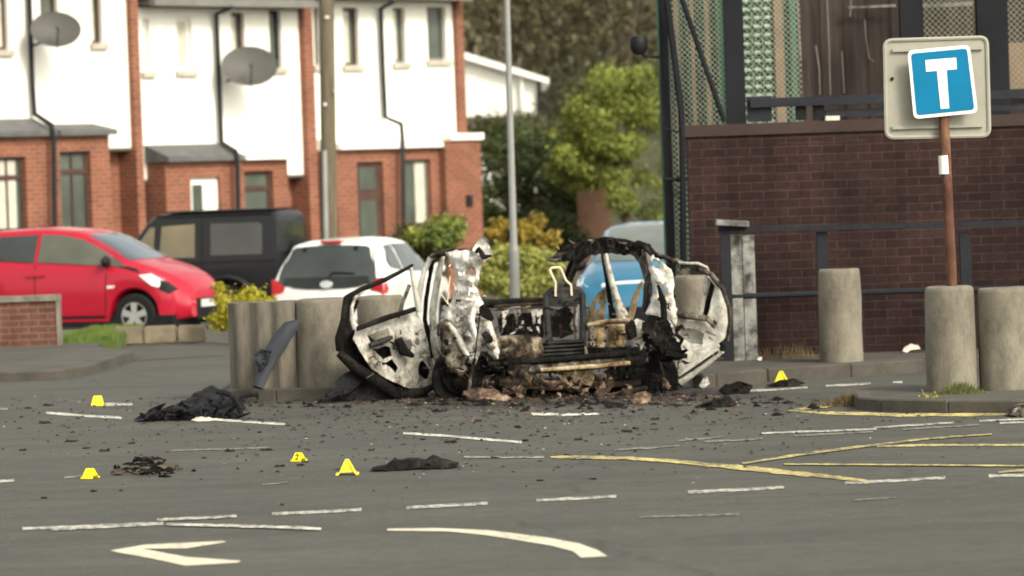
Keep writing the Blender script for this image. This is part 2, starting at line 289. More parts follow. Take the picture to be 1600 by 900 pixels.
# ------------------------------------------------------------------ mesh builder
class MB:
    def __init__(s): s.bm = bmesh.new()
    def quad(s, *p):
        return s.bm.faces.new([s.bm.verts.new(v) for v in p])
    def box(s, c, size, rot=None):
        hx, hy, hz_ = size[0] / 2, size[1] / 2, size[2] / 2
        vs_ = []
        for z in (-hz_, hz_):
            for x, y in ((-hx, -hy), (hx, -hy), (hx, hy), (-hx, hy)):
                v = Vector((x, y, z)); v = rot @ v if rot else v
                vs_.append(s.bm.verts.new(v + Vector(c)))
        a = vs_
        for f in ((3, 2, 1, 0), (4, 5, 6, 7), (0, 1, 5, 4), (1, 2, 6, 5), (2, 3, 7, 6), (3, 0, 4, 7)):
            s.bm.faces.new([a[i] for i in f])
        return s
    def bb(s, x0, x1, y0, y1, z0, z1):
        return s.box(((x0 + x1) / 2, (y0 + y1) / 2, (z0 + z1) / 2), (abs(x1 - x0), abs(y1 - y0), abs(z1 - z0)))
    def sweep(s, pts, rs, rt_=None, n=8, cap=True, wob=0.0):
        """tube / flattened strip along pts; rs = half width across, rt_ = half thickness along view"""
        pts = [Vector(p) for p in pts]; rings = []
        N = len(pts)
        for i, p in enumerate(pts):
            t = (pts[min(i + 1, N - 1)] - pts[max(i - 1, 0)])
            if t.length < 1e-9: t = Vector((0, 0, 1))
            t.normalize()
            ref = Vector((0, 1, 0)) if abs(t.y) < .9 else Vector((0, 0, 1))
            side = t.cross(ref).normalized(); oth = side.cross(t).normalized()
            a = rs[i] if hasattr(rs, '__len__') else rs
            b = a if rt_ is None else (rt_[i] if hasattr(rt_, '__len__') else rt_)
            ring = []
            for k in range(n):
                th = 2 * math.pi * (k + .5) / n
                q = p + side * math.cos(th) * a + oth * math.sin(th) * b
                if wob: q += Vector((nz(q, 9, 1), nz(q, 9, 5), nz(q, 9, 9))) * wob
                ring.append(s.bm.verts.new(q))
            rings.append(ring)
        for i in range(N - 1):
            for k in range(n):
                s.bm.faces.new((rings[i][k], rings[i][(k + 1) % n], rings[i + 1][(k + 1) % n], rings[i + 1][k]))
        if cap:
            s.bm.faces.new(rings[0][::-1]); s.bm.faces.new(rings[-1])
        return s
    def lathe(s, prof, c=(0, 0, 0), n=24, axis='z', wob=0.0, seed=0, cap=True):
        rings = []
        for r, z in prof:
            ring = []
            for k in range(n):
                a = 2 * math.pi * k / n
                v = Vector((r * math.cos(a), r * math.sin(a), z))
                if wob: v += Vector((nz(v, 5, seed), nz(v, 5, seed + 3), nz(v, 5, seed + 7) * .6)) * wob
                if axis == 'y': v = Vector((v.x, v.z, v.y))
                if axis == 'x': v = Vector((v.z, v.x, v.y))
                ring.append(s.bm.verts.new(v + Vector(c)))
            rings.append(ring)
        for i in range(len(prof) - 1):
            for k in range(n):
                s.bm.faces.new((rings[i][k], rings[i][(k + 1) % n], rings[i + 1][(k + 1) % n], rings[i + 1][k]))
        if cap and prof[0][0] > 1e-4: s.bm.faces.new(rings[0][::-1])
        if cap and prof[-1][0] > 1e-4: s.bm.faces.new(rings[-1])
        return s
    def poly(s, pts):
        return s.bm.faces.new([s.bm.verts.new(p) for p in pts])
    def prism(s, pts, d):
        d = Vector(d); a = [s.bm.verts.new(p) for p in pts]; b = [s.bm.verts.new(Vector(p) + d) for p in pts]; n = len(a)
        s.bm.faces.new(a); s.bm.faces.new(b[::-1])
        for i in range(n): s.bm.faces.new((a[i], b[i], b[(i + 1) % n], a[(i + 1) % n]))
        return s
    def plate(s, outline, holes, fmap, thick=.04, maxlen=9.0, amp=.012, bulge=0.0, bd=12.0, seed=0.0, edge=2.4):
        """outline and holes in a 2-D plan; fmap(a, b) -> world point; gives a crumpled sheet with thickness"""
        t = bmesh.new(); loops = []
        for k, lp in enumerate([outline] + holes):
            dense = []
            for i in range(len(lp)):
                a, b = Vector(lp[i]), Vector(lp[(i + 1) % len(lp)]); n = max(1, int((b - a).length / maxlen))
                for j in range(n): dense.append(a.lerp(b, j / n))
            if edge: dense = [p + Vector((noise.noise(Vector((p.x * .16, p.y * .16, seed + 3))), noise.noise(Vector((p.x * .16, p.y * .16, seed + 9))))) * edge for p in dense]
            vs_ = [t.verts.new((p.x, p.y, 0)) for p in dense]; loops.append(dense)
            for i in range(len(vs_)): t.edges.new((vs_[i], vs_[(i + 1) % len(vs_)]))
        bmesh.ops.triangle_fill(t, use_beauty=True, use_dissolve=False, edges=t.edges[:])
        for _ in range(4):
            le = [e for e in t.edges if e.calc_length() > maxlen * 1.3 and not e.is_boundary]
            if not le: break
            bmesh.ops.subdivide_edges(t, edges=le, cuts=1)
            bmesh.ops.triangulate(t, faces=t.faces[:])
            bmesh.ops.beautify_fill(t, faces=t.faces[:], edges=[e for e in t.edges if not e.is_boundary])
        t.normal_update()
        segs = [(l[i], l[(i + 1) % len(l)]) for l in loops for i in range(len(l))]
        def dist(p):
            m = 1e9
            for a, b in segs:
                d = b - a; L = d.length_squared or 1e-9; u = max(0, min(1, (p - a).dot(d) / L)); m = min(m, (p - a - d * u).length)
            return m
        fm, bk = {}, {}
        view = Vector((0, -1, 0))
        for v in t.verts:
            p = Vector((v.co.x, v.co.y)); q = Vector(fmap(p.x, p.y))
            off = noise.noise(Vector((p.x * .07 + seed, p.y * .07, seed))) * amp + noise.noise(Vector((p.x * .2 + seed, p.y * .2, seed + 4))) * amp * .5
            if bulge: off += bulge * min(1, dist(p) / bd) ** .6
            fm[v] = s.bm.verts.new(q + view * off); bk[v] = s.bm.verts.new(q - view * (thick + (bulge * .3 if bulge else 0)))
        for f in t.faces:
            try:
                s.bm.faces.new([fm[v] for v in f.verts]); s.bm.faces.new([bk[v] for v in reversed(f.verts)])
            except ValueError: pass
        for e in t.edges:
            if e.is_boundary:
                a, b = e.verts
                try: s.bm.faces.new((fm[a], bk[a], bk[b], fm[b]))
                except ValueError: pass
        t.free(); return s
    def leaf(s, c, size, nrm=None):
        c = Vector(c)
        n = Vector((rnd.gauss(0, 1), rnd.gauss(0, 1), rnd.gauss(0, 1) + .5)).normalized() if nrm is None else nrm
        a = n.orthogonal().normalized(); b = n.cross(a); th = rnd.random() * 6.283
        a, b = a * math.cos(th) + b * math.sin(th), b * math.cos(th) - a * math.sin(th)
        l, w_ = size * rnd.uniform(.7, 1.3), size * rnd.uniform(.35, .6)
        s.bm.faces.new([s.bm.verts.new(c + v) for v in (-a * l, -b * w_ + n * size * .15, a * l, b * w_ + n * size * .15)])
    def blob(s, c, r, n=3, seed=0.0, rough=.35, flat=(1, 1, 1)):
        t = bmesh.new(); bmesh.ops.create_icosphere(t, subdivisions=n, radius=1)
        mp = {}
        for v in t.verts:
            k = 1 + rough * nz(v.co, 1.6, seed) + rough * .6 * nz(v.co, 4, seed + 2)
            mp[v] = s.bm.verts.new(Vector(c) + Vector((v.co.x * flat[0], v.co.y * flat[1], v.co.z * flat[2])) * r * k)
        for f in t.faces: s.bm.faces.new([mp[v] for v in f.verts])
        t.free(); return s
    def build(s, name, mat, parent=None, local=False, smooth=False, loc=None, ang=40):
        bm = s.bm
        bmesh.ops.recalc_face_normals(bm, faces=bm.faces[:])
        if parent is not None and not local:
            mw = Matrix.Translation(parent_loc(parent)); bmesh.ops.transform(bm, matrix=mw.inverted(), verts=bm.verts[:])
        elif parent is None:
            if loc is None:
                xs = [v.co for v in bm.verts]; loc = Vector((sum(p.x for p in xs) / len(xs), sum(p.y for p in xs) / len(xs), min(p.z for p in xs)))
            bmesh.ops.transform(bm, matrix=Matrix.Translation(-Vector(loc)), verts=bm.verts[:])
        me = bpy.data.meshes.new(name); bm.to_mesh(me); bm.free()
        if smooth:
            for p in me.polygons: p.use_smooth = True
            if ang: me.set_sharp_from_angle(angle=R(ang))
        me.materials.append(M[mat] if isinstance(mat, str) else mat)
        o = bpy.data.objects.new(name, me); COL.objects.link(o)
        if parent is not None: o.parent = parent
        else: o.location = loc
        return o
def parent_loc(p):
    v = Vector(p.location)
    while p.parent: p = p.parent; v += Vector(p.location)
    return v
def tag(o, label=None, cat=None, group=None, kind=None):
    if label: o['label'] = label
    if cat: o['category'] = cat
    if group: o['group'] = group
    if kind: o['kind'] = kind
    return o
def thing(name, loc, label, cat, group=None, rz=0.0):
    o = bpy.data.objects.new(name, None); COL.objects.link(o); o.location = loc; o.rotation_euler = (0, 0, rz); o.empty_display_size = .2
    return tag(o, label, cat, group)
def copy_tree(o, parent=None):
    c = o.copy(); COL.objects.link(c)
    if parent is not None: c.parent = parent
    for ch in [x for x in bpy.data.objects if x.parent == o]: copy_tree(ch, c)
    return c
def sstep(a, b, x):
    t = max(0, min(1, (x - a) / (b - a))); return t * t * (3 - 2 * t)

# ------------------------------------------------------------------ ground
def gz(x, y):
    dip = -.40 * sstep(45.5, 50.5, y) * sstep(-3.95, -3.2, x) - .35 * sstep(53, 58, y) * (1 - sstep(-3.95, -3.2, x))
    hill = max(0, y - 82) * .16 * sstep(80, 100, y)
    return dip + min(hill, 60)
g = MB()
xs = [-900, -300, -120, -60, -30] + [i * .8 for i in range(-26, 27)] + [30, 60, 120, 300, 900]
ys = [-60, -10, 5, 15] + [20 + i * 1.0 for i in range(0, 45)] + [66 + i * 3 for i in range(0, 30)] + [170, 230, 400, 900, 2000]
grid = [[g.bm.verts.new((x, y, gz(x, y))) for x in xs] for y in ys]
for j in range(len(ys) - 1):
    for i in range(len(xs) - 1): g.bm.faces.new((grid[j][i], grid[j][i + 1], grid[j + 1][i + 1], grid[j + 1][i]))
tag(g.build('ground', 'asphalt', loc=Vector((0, 0, 0))), kind='structure')

m = MB(); hx = [-60 + 2 * i for i in range(61)]; hy = [66 + 2 * i for i in range(60)]
hg = [[m.bm.verts.new((x, y, gz(x, y) + .05 + .12 * nz((x, y, 0), .4))) for x in hx] for y in hy]
for j in range(len(hy) - 1):
    for i in range(len(hx) - 1): m.bm.faces.new((hg[j][i], hg[j][i + 1], hg[j + 1][i + 1], hg[j + 1][i]))
tag(m.build('hillside', 'hill_soil', smooth=True), kind='structure')
def slab(name, pts, z, mat, kerb=True):
    """raised pavement: pts are world xy; kerb stones along the edge"""
    a = MB(); top = [Vector((p[0], p[1], z)) for p in pts]
    a.prism(top, (0, 0, -z - .05)); tag(a.build(name, mat), kind='structure')
def kerb_run(name, pts, z, width=.13):
    a = MB()
    for p, q in zip(pts[:-1], pts[1:]):
        p, q = Vector((p[0], p[1], 0)), Vector((q[0], q[1], 0)); d = q - p; L = d.length; n = max(1, round(L / .9)); d.normalize()
        nr = Vector((-d.y, d.x, 0))
        for i in range(n):
            s0, s1 = L * i / n + .003, L * (i + 1) / n - .003; c = p + d * (s0 + s1) / 2 + nr * width / 2
            rot = Matrix.Rotation(math.atan2(d.y, d.x), 3, 'Z')
            a.box((c.x, c.y, z / 2 - .02 + rnd.uniform(-.004, .004)), (s1 - s0, width, z + .04), rot)
    bmesh.ops.bevel(a.bm, geom=a.bm.edges[:], offset=.012, segments=1, affect='EDGES')
    tag(a.build(name, 'kerb'), kind='structure')
# right pavement under the dark wall
fr = [G(1098, 585, .12), G(1120, 583, .12), G(1200, 576, .12), G(1330, 568, .12), G(1450, 560, .12), G(1640, 548, .12)]
slab('pavement', [(p.x, p.y + .13) for p in fr] + [(fr[-1].x, 37.5), (fr[0].x, 37.5)], .112, 'pave')
kerb_run('kerb', [(p.x, p.y) for p in fr], .12)
# island under the two front bollards
isl = [G(1332, 612, .1), G(1340, 620, .1), G(1375, 623, .1), G(1480, 625, .1), G(1660, 625, .1)]
bk_ = [G(1660, 590, .1), G(1430, 597, .1), G(1360, 603, .1)]
slab('traffic_island', [(p.x, p.y + .12) for p in isl] + [(p.x, p.y) for p in bk_], .092, 'pave')
kerb_run('island_kerb', [(p.x, p.y) for p in isl], .10)
# left island under the concrete blocks
li = [G(343, 609, .11), G(430, 607, .11), G(560, 603, .11)]
slab('block_island', [(p.x, p.y + .13) for p in li] + [(li[-1].x, 36.5), (li[0].x, 36.5)], .102, 'pave')
kerb_run('block_island_kerb', [(p.x, p.y) for p in li], .11)
# far left pavement by the garden wall
lp = [G(-60, 583, .10), G(90, 578, .10), G(150, 574, .06), G(172, 570, .02)]
slab('left_pavement', [(p.x, p.y + .13) for p in lp[:3]] + [(G(168, 568, .1).x, 42.3), (G(120, 553, .1).x, 43.9), (G(104, 553, .1).x, 47.5), (G(-80, 553, .1).x, 47.5)], .095, 'pave')
kerb_run('left_kerb', [(p.x, p.y) for p in lp[:3]], .10)

# ------------------------------------------------------------------ road markings
def stroke(name, pts, wpx, mat, z=.004):
    """pts: pixel polyline on the road, wpx: line thickness in picture units"""
    z = .004 + (z - .004) * .3
    a = MB(); ws = [q * .78 for q in (wpx if hasattr(wpx, '__len__') else [wpx] * len(pts))]
    P_, W_ = [], []
    for i in range(len(pts) - 1):
        n = max(1, int(math.hypot(pts[i + 1][0] - pts[i][0], pts[i + 1][1] - pts[i][1]) / 7))
        for j in range(n + (i == len(pts) - 2)):
            u = j / n; P_.append((pts[i][0] + (pts[i + 1][0] - pts[i][0]) * u, pts[i][1] + (pts[i + 1][1] - pts[i][1]) * u)); W_.append(ws[i] + (ws[i + 1] - ws[i]) * u)
    e = lambda p, k: .55 * noise.noise(Vector((p[0] * .045, p[1] * .3, k))) + .45 * noise.noise(Vector((p[0] * .16, p[1], k + 5)))
    L = [G(p[0], p[1] - w_ / 2 * (1 + .7 * e(p, 1)), z) for p, w_ in zip(P_, W_)]; H = [G(p[0], p[1] + w_ / 2 * (1 + .7 * e(p, 9)), z) for p, w_ in zip(P_, W_)]
    for i in range(len(P_) - 1): a.quad(H[i], H[i + 1], L[i + 1], L[i])
    return tag(a.build(name, mat), kind='structure')
def patch(name, pts, mat, z=.004):
    a = MB(); a.poly([G(p[0], p[1], z) for p in pts]); return tag(a.build(name, mat), kind='structure')
for p in ([(35, 826), (140, 822), (255, 817)], [(80, 827), (250, 818)], [(425, 803), (565, 796)], [(635, 793), (762, 786)], [(838, 782), (963, 775)],
          [(1075, 769), (1225, 761)], [(1320, 755), (1477, 746)], [(1545, 744), (1640, 740)]):
    stroke('give_way_line', p, 5.5, 'white_line', .004 if p[0][0] != 80 else .008)
stroke('give_way_line', [(245, 812), (370, 806)], 5, 'white_line', .012)
stroke('give_way_line', [(260, 819), (400, 822), (502, 826)], 5, 'white_line', .016)
patch('road_arrow', [(172, 860), (225, 851), (350, 845), (353, 847), (290, 857), (222, 857), (290, 870), (376, 876), (372, 879), (290, 884), (240, 873), (190, 864)], 'arrow_paint')
patch('curved_road_line', [(605, 826), (680, 825), (760, 828), (850, 839), (905, 849), (935, 860), (949, 869), (908, 871), (895, 861), (860, 852), (760, 836), (700, 830), (605, 829)], 'arrow_paint')
stroke('worn_road_line', [(998, 808), (1155, 803)], 3, 'faint_line')
stroke('worn_road_line', [(1335, 781), (1400, 777)], 2.5, 'faint_line')
for p, w_ in (([(72, 645), (190, 653)], 4.5), ([(330, 655), (445, 663)], 4.5), ([(630, 677), (700, 681), (815, 691)], 4.5), ([(165, 632), (207, 631)], 5.5), ([(-20, 637), (12, 639)], 4),
              ([(0, 752), (22, 750)], 5), ([(100, 746), (128, 743)], 4), ([(725, 714), (850, 714)], 4), ([(270, 704), (420, 699)], 2.5), ([(410, 757), (450, 753)], 2.5)):
    stroke('lane_line', p, w_, 'white_line' if w_ > 4 else 'faint_line')
for p in ([(960, 703), (1062, 696)], [(1060, 688), (1132, 682)], [(1100, 690), (1192, 685)], [(1190, 677), (1370, 670)], [(1240, 681), (1365, 674)], [(1365, 668), (1490, 660)],
          [(1410, 671), (1530, 663)], [(1530, 658), (1640, 652)], [(1562, 661), (1640, 658)]):
    stroke('edge_line', p, 3.5, 'white_line' if p[0][0] in (1190, 1365, 1530, 1562) else 'faint_line')
for p in ([(1140, 612), (1200, 609), (1262, 605)], [(1290, 603), (1360, 599)], [(1395, 597), (1410, 596)]): stroke('edge_line', p, 4, 'white_line')
stroke('yellow_hatching', [(860, 714), (890, 714), (975, 715.5), (1050, 720), (1165, 731), (1260, 741), (1355, 751)], [3, 6.5, 6.5, 7, 10, 9, 4], 'yellow_line', .008)
stroke('yellow_hatching', [(1160, 724), (1250, 710), (1340, 698), (1450, 685), (1550, 678)], [4, 5, 4.5, 3.5, 2.5], 'yellow_line', .012)
stroke('yellow_hatching', [(1225, 725), (1420, 726), (1640, 728)], 2.6, 'yellow_line', .016)
stroke('yellow_hatching', [(1370, 697), (1470, 695), (1640, 695)], 4, 'yellow_line', .004)
stroke('yellow_hatching', [(1560, 738), (1640, 730)], 4, 'yellow_line', .012)
stroke('yellow_kerb_line', [(1232, 641), (1290, 645), (1400, 648), (1500, 648), (1585, 647)], [3, 6, 6.5, 6, 4], 'yellow_line', .004)
stroke('yellow_kerb_line', [(1240, 640), (1290, 634), (1322, 629)], [3, 7, 6], 'yellow_line', .008)

# ------------------------------------------------------------------ foliage helpers
def foliage(m, blobs, n, size, shell=.55):
    """leaf-sized faces spread through the volume of several uneven lobes"""
    tot = sum(b[1] ** 2 for b in blobs)
    for (c, r, fl) in blobs:
        for _ in range(int(n * r * r / tot)):
            d = Vector((rnd.gauss(0, 1), rnd.gauss(0, 1), rnd.gauss(0, 1))).normalized()
            k = (rnd.uniform(.9, 1.6) if rnd.random() < .14 else shell + (1 - shell) * rnd.random() ** .6) * (1 + .28 * nz(d, 2.2, r * 7 + c[0]) + .18 * nz(d, 6, r))
            s_ = size * rnd.uniform(.6, 1.25)
            nr = (d + Vector((rnd.gauss(0, .7), rnd.gauss(0, .7), rnd.gauss(0, .7) + .4))).normalized()
            m.leaf(Vector(c) + Vector((d.x * fl[0], d.y * fl[1], d.z * fl[2])) * r * k, s_, nr)
def lobes(px, py, Y, rx, rz, n, k=.45, ry=None):
    """n lobes filling an ellipse seen at pixel centre with radii in metres"""
    c = W(px, py, Y); out = []
    for i in range(n):
        a = rnd.random() * 6.283; q = rnd.random() ** .5
        out.append((c + Vector((math.cos(a) * q * rx * (1 - k * .6), rnd.uniform(-.5, .5) * (ry or rx), math.sin(a) * q * rz * (1 - k * .6))), min(rx, rz) * k * rnd.uniform(.7, 1.3), (1.15, 1, .9)))
    return out
def plant(name, label, cat, bl, n, size, mat, base, stem=.05, group=None, trunk='stem', crown='foliage', limbs=4):
    t = thing(name, base, label, cat, group)
    m = MB(); foliage(m, bl, n, size); m.build(crown, mat, t)
    m = MB(); top = sum((b[0] for b in bl), Vector()) / len(bl); b0 = Vector(base)
    m.sweep([b0, b0.lerp(top, .5) + Vector((.05, 0, 0)), top], [stem, stem * .8, stem * .4], n=8)
    for b in rnd.sample(bl, min(limbs, len(bl))):
        m.sweep([b0.lerp(top, .45), b0.lerp(top, .6).lerp(Vector(b[0]), .5) + Vector((0, 0, .05)), Vector(b[0])], [stem * .55, stem * .4, stem * .15], n=6)
    m.build(trunk, 'bark', t, smooth=True)
    return t
def base_at(px, Y): v = W(px, 300, Y); return Vector((v.x, Y, gz(v.x, Y)))

# far wooded bank
m = MB()
for i in range(150):
    px, Y = rnd.uniform(640, 1130), rnd.uniform(100, 150)
    b = base_at(px, Y); hh = rnd.uniform(5, 11); r = rnd.uniform(1.0, 2.2)
    bl = [(b + Vector((rnd.uniform(-1.2, 1.2), rnd.uniform(-1, 1), hh * q)), r * rnd.uniform(.6, 1.0), (1, 1, 1.25)) for q in (.25, .45, .65, .85)]
    foliage(m, bl, 300, .15, .25)
tag(m.build('woods', 'leaf_wood', loc=Vector((0, 100, 0))), 'brown and olive wooded hillside rising behind the houses', 'woods', kind='stuff')
m = MB()
for i in range(14):
    b = base_at(rnd.uniform(700, 1060), rnd.uniform(97, 125)); hh = rnd.uniform(4, 10); l = Vector((rnd.uniform(-1, 1), 0, hh))
    m.sweep([b, b + l * .5 + Vector((rnd.uniform(-.3, .3), 0, 0)), b + l], [.05, .035, .015], n=5)
tag(m.build('bare_branches', 'bark', loc=Vector((0, 100, 0))), 'thin bare trunks among the trees on the wooded hillside', 'branches', kind='stuff')

plant('broadleaf_tree', 'tall bright green tree beside the mesh security fence', 'tree',
      lobes(985, 225, 74, 1.25, 1.75, 46, .22) + lobes(925, 240, 74, .80, 1.30, 30, .25) + lobes(1015, 150, 74, .45, .75, 16, .3) + lobes(975, 125, 74, .3, .5, 8, .3) + lobes(890, 195, 74, .42, .5, 10, .3), 36000, .042, 'leaf_bright', base_at(985, 74), .14, trunk='trunk', crown='crown')
plant('evergreen_tree', 'dark green dense tree behind the yellow shrub and lamp post', 'tree',
      lobes(830, 300, 77, 1.3, 1.5, 46, .22) + lobes(780, 300, 77, .65, 1.5, 26, .28) + lobes(890, 320, 77, .75, 1.1, 20, .3) + lobes(840, 370, 76, 1.3, .5, 20, .5), 34000, .045, 'leaf_dark', base_at(850, 77), .14, trunk='trunk', crown='crown')
plant('olive_tree', 'olive green loose tree in front of the white gabled house', 'tree',
      lobes(820, 235, 82, 1.1, .8, 10, .5) + lobes(765, 220, 82, .6, .6, 5, .5) + lobes(895, 190, 84, .5, .9, 9, .42), 9000, .06, 'leaf_olive', base_at(800, 82), .12, trunk='trunk', crown='crown')
plant('yellow_shrub', 'golden yellow autumn shrub right of the grey lamp post', 'shrub',
      lobes(822, 377, 62, .62, .30, 16, .42) + lobes(775, 362, 62, .22, .36, 7, .5) + lobes(838, 355, 62, .16, .2, 4, .6) + lobes(862, 380, 62, .2, .2, 5, .6), 3800, .055, 'leaf_yellow', base_at(815, 62), .04)
plant('lime_shrub', 'pale lime green rounded shrub behind the burnt car', 'shrub',
      lobes(800, 425, 56, .66, .40, 18, .5) + lobes(855, 428, 56, .35, .3, 8, .5), 9500, .045, 'leaf_lime', base_at(800, 56), .04)
plant('clipped_bush', 'brown green clipped bush behind the white hatchback', 'bush',
      lobes(664, 390, 58, .52, .40, 18, .5) + lobes(640, 400, 58, .25, .2, 6, .7), 9000, .045, 'leaf_brown', base_at(672, 58), .05)
plant('green_bush', 'bright green small bush against the brick porch corner', 'bush',
      lobes(684, 366, 57.3, .50, .25, 16, .5), 7500, .045, 'leaf_bright', base_at(690, 57.3), .04)
plant('golden_hedge', 'low yellow hedge between the red car and the concrete block', 'hedge',
      lobes(385, 480, 45.5, .46, .24, 14, .5) + lobes(345, 455, 45.8, .1, .30, 5, .7) + lobes(350, 492, 45.5, .2, .15, 4, .7), 4200, .030, 'leaf_gold', Vector((W(370, 480, 45.5).x, 45.5, 0)), .03)
# fence panel seen between the trees
a = MB()
for i in range(6):
    p = W(908 + i * 9, 370, 76); a.bb(p.x - .055, p.x + .055, 76.0, 76.03, gz(p.x, 76), 2.15 + .25 * (1 - abs(i - 2.5) / 2.5))
for z in (.4, 1.5): p, q = W(904, 370, 76), W(958, 370, 76); a.bb(p.x, q.x, 76.034, 76.08, z, z + .09)
tag(a.build('timber_fence', 'red_fence'), 'faded reddish timber fence between the dark and bright trees', 'fence')

# ------------------------------------------------------------------ terraced houses
A_ = R(50); D_ = Vector((math.cos(A_), math.sin(A_), 0)); N_ = Vector((math.sin(A_), -math.cos(A_), 0))
P0 = W(215, 250, 66); P0.z = 0
def FP(px, py, v=0.0):
    r = ray(px, py); o = Vector((0, 0, EYE)); t = ((P0 + N_ * v) - o).dot(N_) / r.dot(N_)
    p = o + r * t; return (p - P0).dot(D_), p.z
class House:
    def __init__(s, label, px0):
        s.u0 = FP(px0, 250)[0]; b = P0 + D_ * s.u0
        s.t = thing('terraced_house', Vector((b.x, b.y, -.6)), label, 'house', 'terraced houses in the row', A_); s.zb = -.6
    def box(s, m, u0, u1, v0, v1, z0, z1): m.bb(u0 - s.u0, u1 - s.u0, -v1, -v0, z0 - s.zb, z1 - s.zb)
    def part(s, m, name, mat, parent=None, smooth=False): return m.build(name, mat, parent or s.t, local=True, smooth=smooth)
    def simple(s, name, mat, u0, u1, v0, v1, z0, z1, parent=None):
        m = MB(); s.box(m, u0, u1, v0, v1, z0, z1); return s.part(m, name, mat, parent)
    def wall(s, name, mat, u0, u1, z0, z1, v, holes, depth=.14, thick=.3):
        """front sheet at v with openings and their reveals"""
        m = MB(); us = sorted({u0, u1} | {x for h in holes for x in h[:2]}); zs = sorted({z0, z1} | {x for h in holes for x in h[2:]})
        P = lambda u, z, vv=v: Vector((u - s.u0, -vv, z - s.zb))
        for i in range(len(us) - 1):
            for j in range(len(zs) - 1):
                uc, zc = (us[i] + us[i + 1]) / 2, (zs[j] + zs[j + 1]) / 2
                if any(h[0] < uc < h[1] and h[2] < zc < h[3] for h in holes): continue
                m.quad(P(us[i], zs[j]), P(us[i + 1], zs[j]), P(us[i + 1], zs[j + 1]), P(us[i], zs[j + 1]))
        for a, b, c, d in holes:
            w_ = v - depth
            m.quad(P(a, c), P(a, d), P(a, d, w_), P(a, c, w_)); m.quad(P(b, c), P(b, c, w_), P(b, d, w_), P(b, d))
            m.quad(P(a, c), P(a, c, w_), P(b, c, w_), P(b, c)); m.quad(P(a, d), P(b, d), P(b, d, w_), P(a, d, w_))
        w_ = v - thick
        m.quad(P(u0, z0), P(u0, z1), P(u0, z1, w_), P(u0, z0, w_)); m.quad(P(u1, z0), P(u1, z0, w_), P(u1, z1, w_), P(u1, z1))
        m.quad(P(u0, z0), P(u0, z0, w_), P(u1, z0, w_), P(u1, z0)); m.quad(P(u0, z1), P(u1, z1), P(u1, z1, w_), P(u0, z1, w_))
        return s.part(m, name, mat)
    def window(s, h, v, frame='grey_frame', pane='pane', sill=True, curtain=None, bars=1, depth=.10, transom=None, sillw=.06):
        a, b, c, d = h; v0 = v - depth; m = MB(); f = .055
        s.box(m, a + .002, a + f, v0 - .03, v0 + .02, c, d); s.box(m, b - f, b - .002, v0 - .03, v0 + .02, c, d)
        s.box(m, a + f, b - f, v0 - .03, v0 + .018, c + .002, c + f); s.box(m, a + f, b - f, v0 - .03, v0 + .018, d - f, d - .002)
        for k in range(1, bars):
            u = a + (b - a) * k / bars; s.box(m, u - .02, u + .02, v0 - .03, v0 + .014, c + f, d - f)
        if transom: s.box(m, a + f, b - f, v0 - .03, v0 + .016, transom - .04, transom + .04)
        w_ = s.part(m, 'window', frame)
        s.simple('pane', pane, a + f * .5, b - f * .5, v0 - .02, v0 - .012, c + .01, d - .01, w_)
        if curtain:
            k0, k1 = curtain; s.simple('curtain', 'curtain', a + (b - a) * k0, a + (b - a) * k1, v0 - .010, v0 - .006, c + .05, d - .05, w_)
        if sill: s.simple('sill', 'sill', a - sillw, b + sillw, v - .02, v + .07, c - .10, c - .004, w_)
        return w_
def fr(x0, x1, y0, y1, v=0.0):
    """pixel box -> (u0,u1,z0,z1) on the facade"""
    xc, yc = (x0 + x1) / 2, (y0 + y1) / 2
    return (FP(x0, yc, v)[0], FP(x1, yc, v)[0], FP(xc, y1, v)[1], FP(xc, y0, v)[1])
def pipe(h, pts, r=.045, v=.08, name='drainpipe'):
    m = MB(); P = []
    for px, py, vv in pts:
        u, z = FP(px, py, vv); P.append(Vector((u - h.u0, -vv, z - h.zb)))
    m.sweep(P, r, n=8); return h.part(m, name, 'pipe', smooth=True)
EZ = FP(300, 12)[1]
def roof(h, u0, u1, ez):
    m = MB(); P = lambda u, v, z: Vector((u - h.u0, -v, z - h.zb))
    m.prism([P(u0, .35, ez + .10), P(u0, -3.5, ez + 2.6), P(u0, -7.3, ez + .1)], D_ * 0 + Vector((u1 - u0, 0, 0)))
    r_ = h.part(m, 'roof', 'slate')
    h.simple('soffit', 'soffit', u0, u1, 0.012, .34, ez + .02, ez + .08)
    m = MB(); h.box(m, u0 + .01, u1 - .01, .345, .47, ez, ez + .13); h.part(m, 'gutter', 'gutter')
def body(h, u0, u1, z0, z1, mat='red_brick'): h.simple('rear_wall', mat, u0 + .02, u1 - .02, -7, -.62, z0, z1)

# --- house A (left, runs out of the frame)
hA = House('white upper terraced house with brick bay behind the red hatchback', -170)
uL, uR = FP(-170, 150)[0], FP(202, 150)[0]; zb, ez = FP(185, 231)[1], FP(100, -45)[1]
wins = [fr(141, 159, -60, 68), fr(62, 90, -60, 55), fr(-8, 12, -60, 78), fr(-90, -70, -60, 82)]
hA.wall('upper_wall', 'render', uL, uR, zb, ez, 0, wins)
hA.window(wins[0], 0, 'wood_frame', curtain=(.05, .6)); hA.window(wins[1], 0, 'wood_frame'); hA.window(wins[2], 0, 'wood_frame', curtain=(.2, .9)); hA.window(wins[3], 0, 'wood_frame')
body(hA, uL, uR, -.6, ez); roof(hA, uL, uR, ez)
hA.simple('lower_wall', 'red_brick', uL, uR + .4, -.6, -.32, -.6, zb - .003)
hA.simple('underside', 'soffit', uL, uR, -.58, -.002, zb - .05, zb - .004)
v = .45; b0, b1 = FP(-160, 220, v)[0], FP(170, 220, v)[0]; bt = FP(120, 212, v)[1]
w1, w2 = fr(-8, 42, 245, 362, v), fr(95, 143, 236, 362, v)
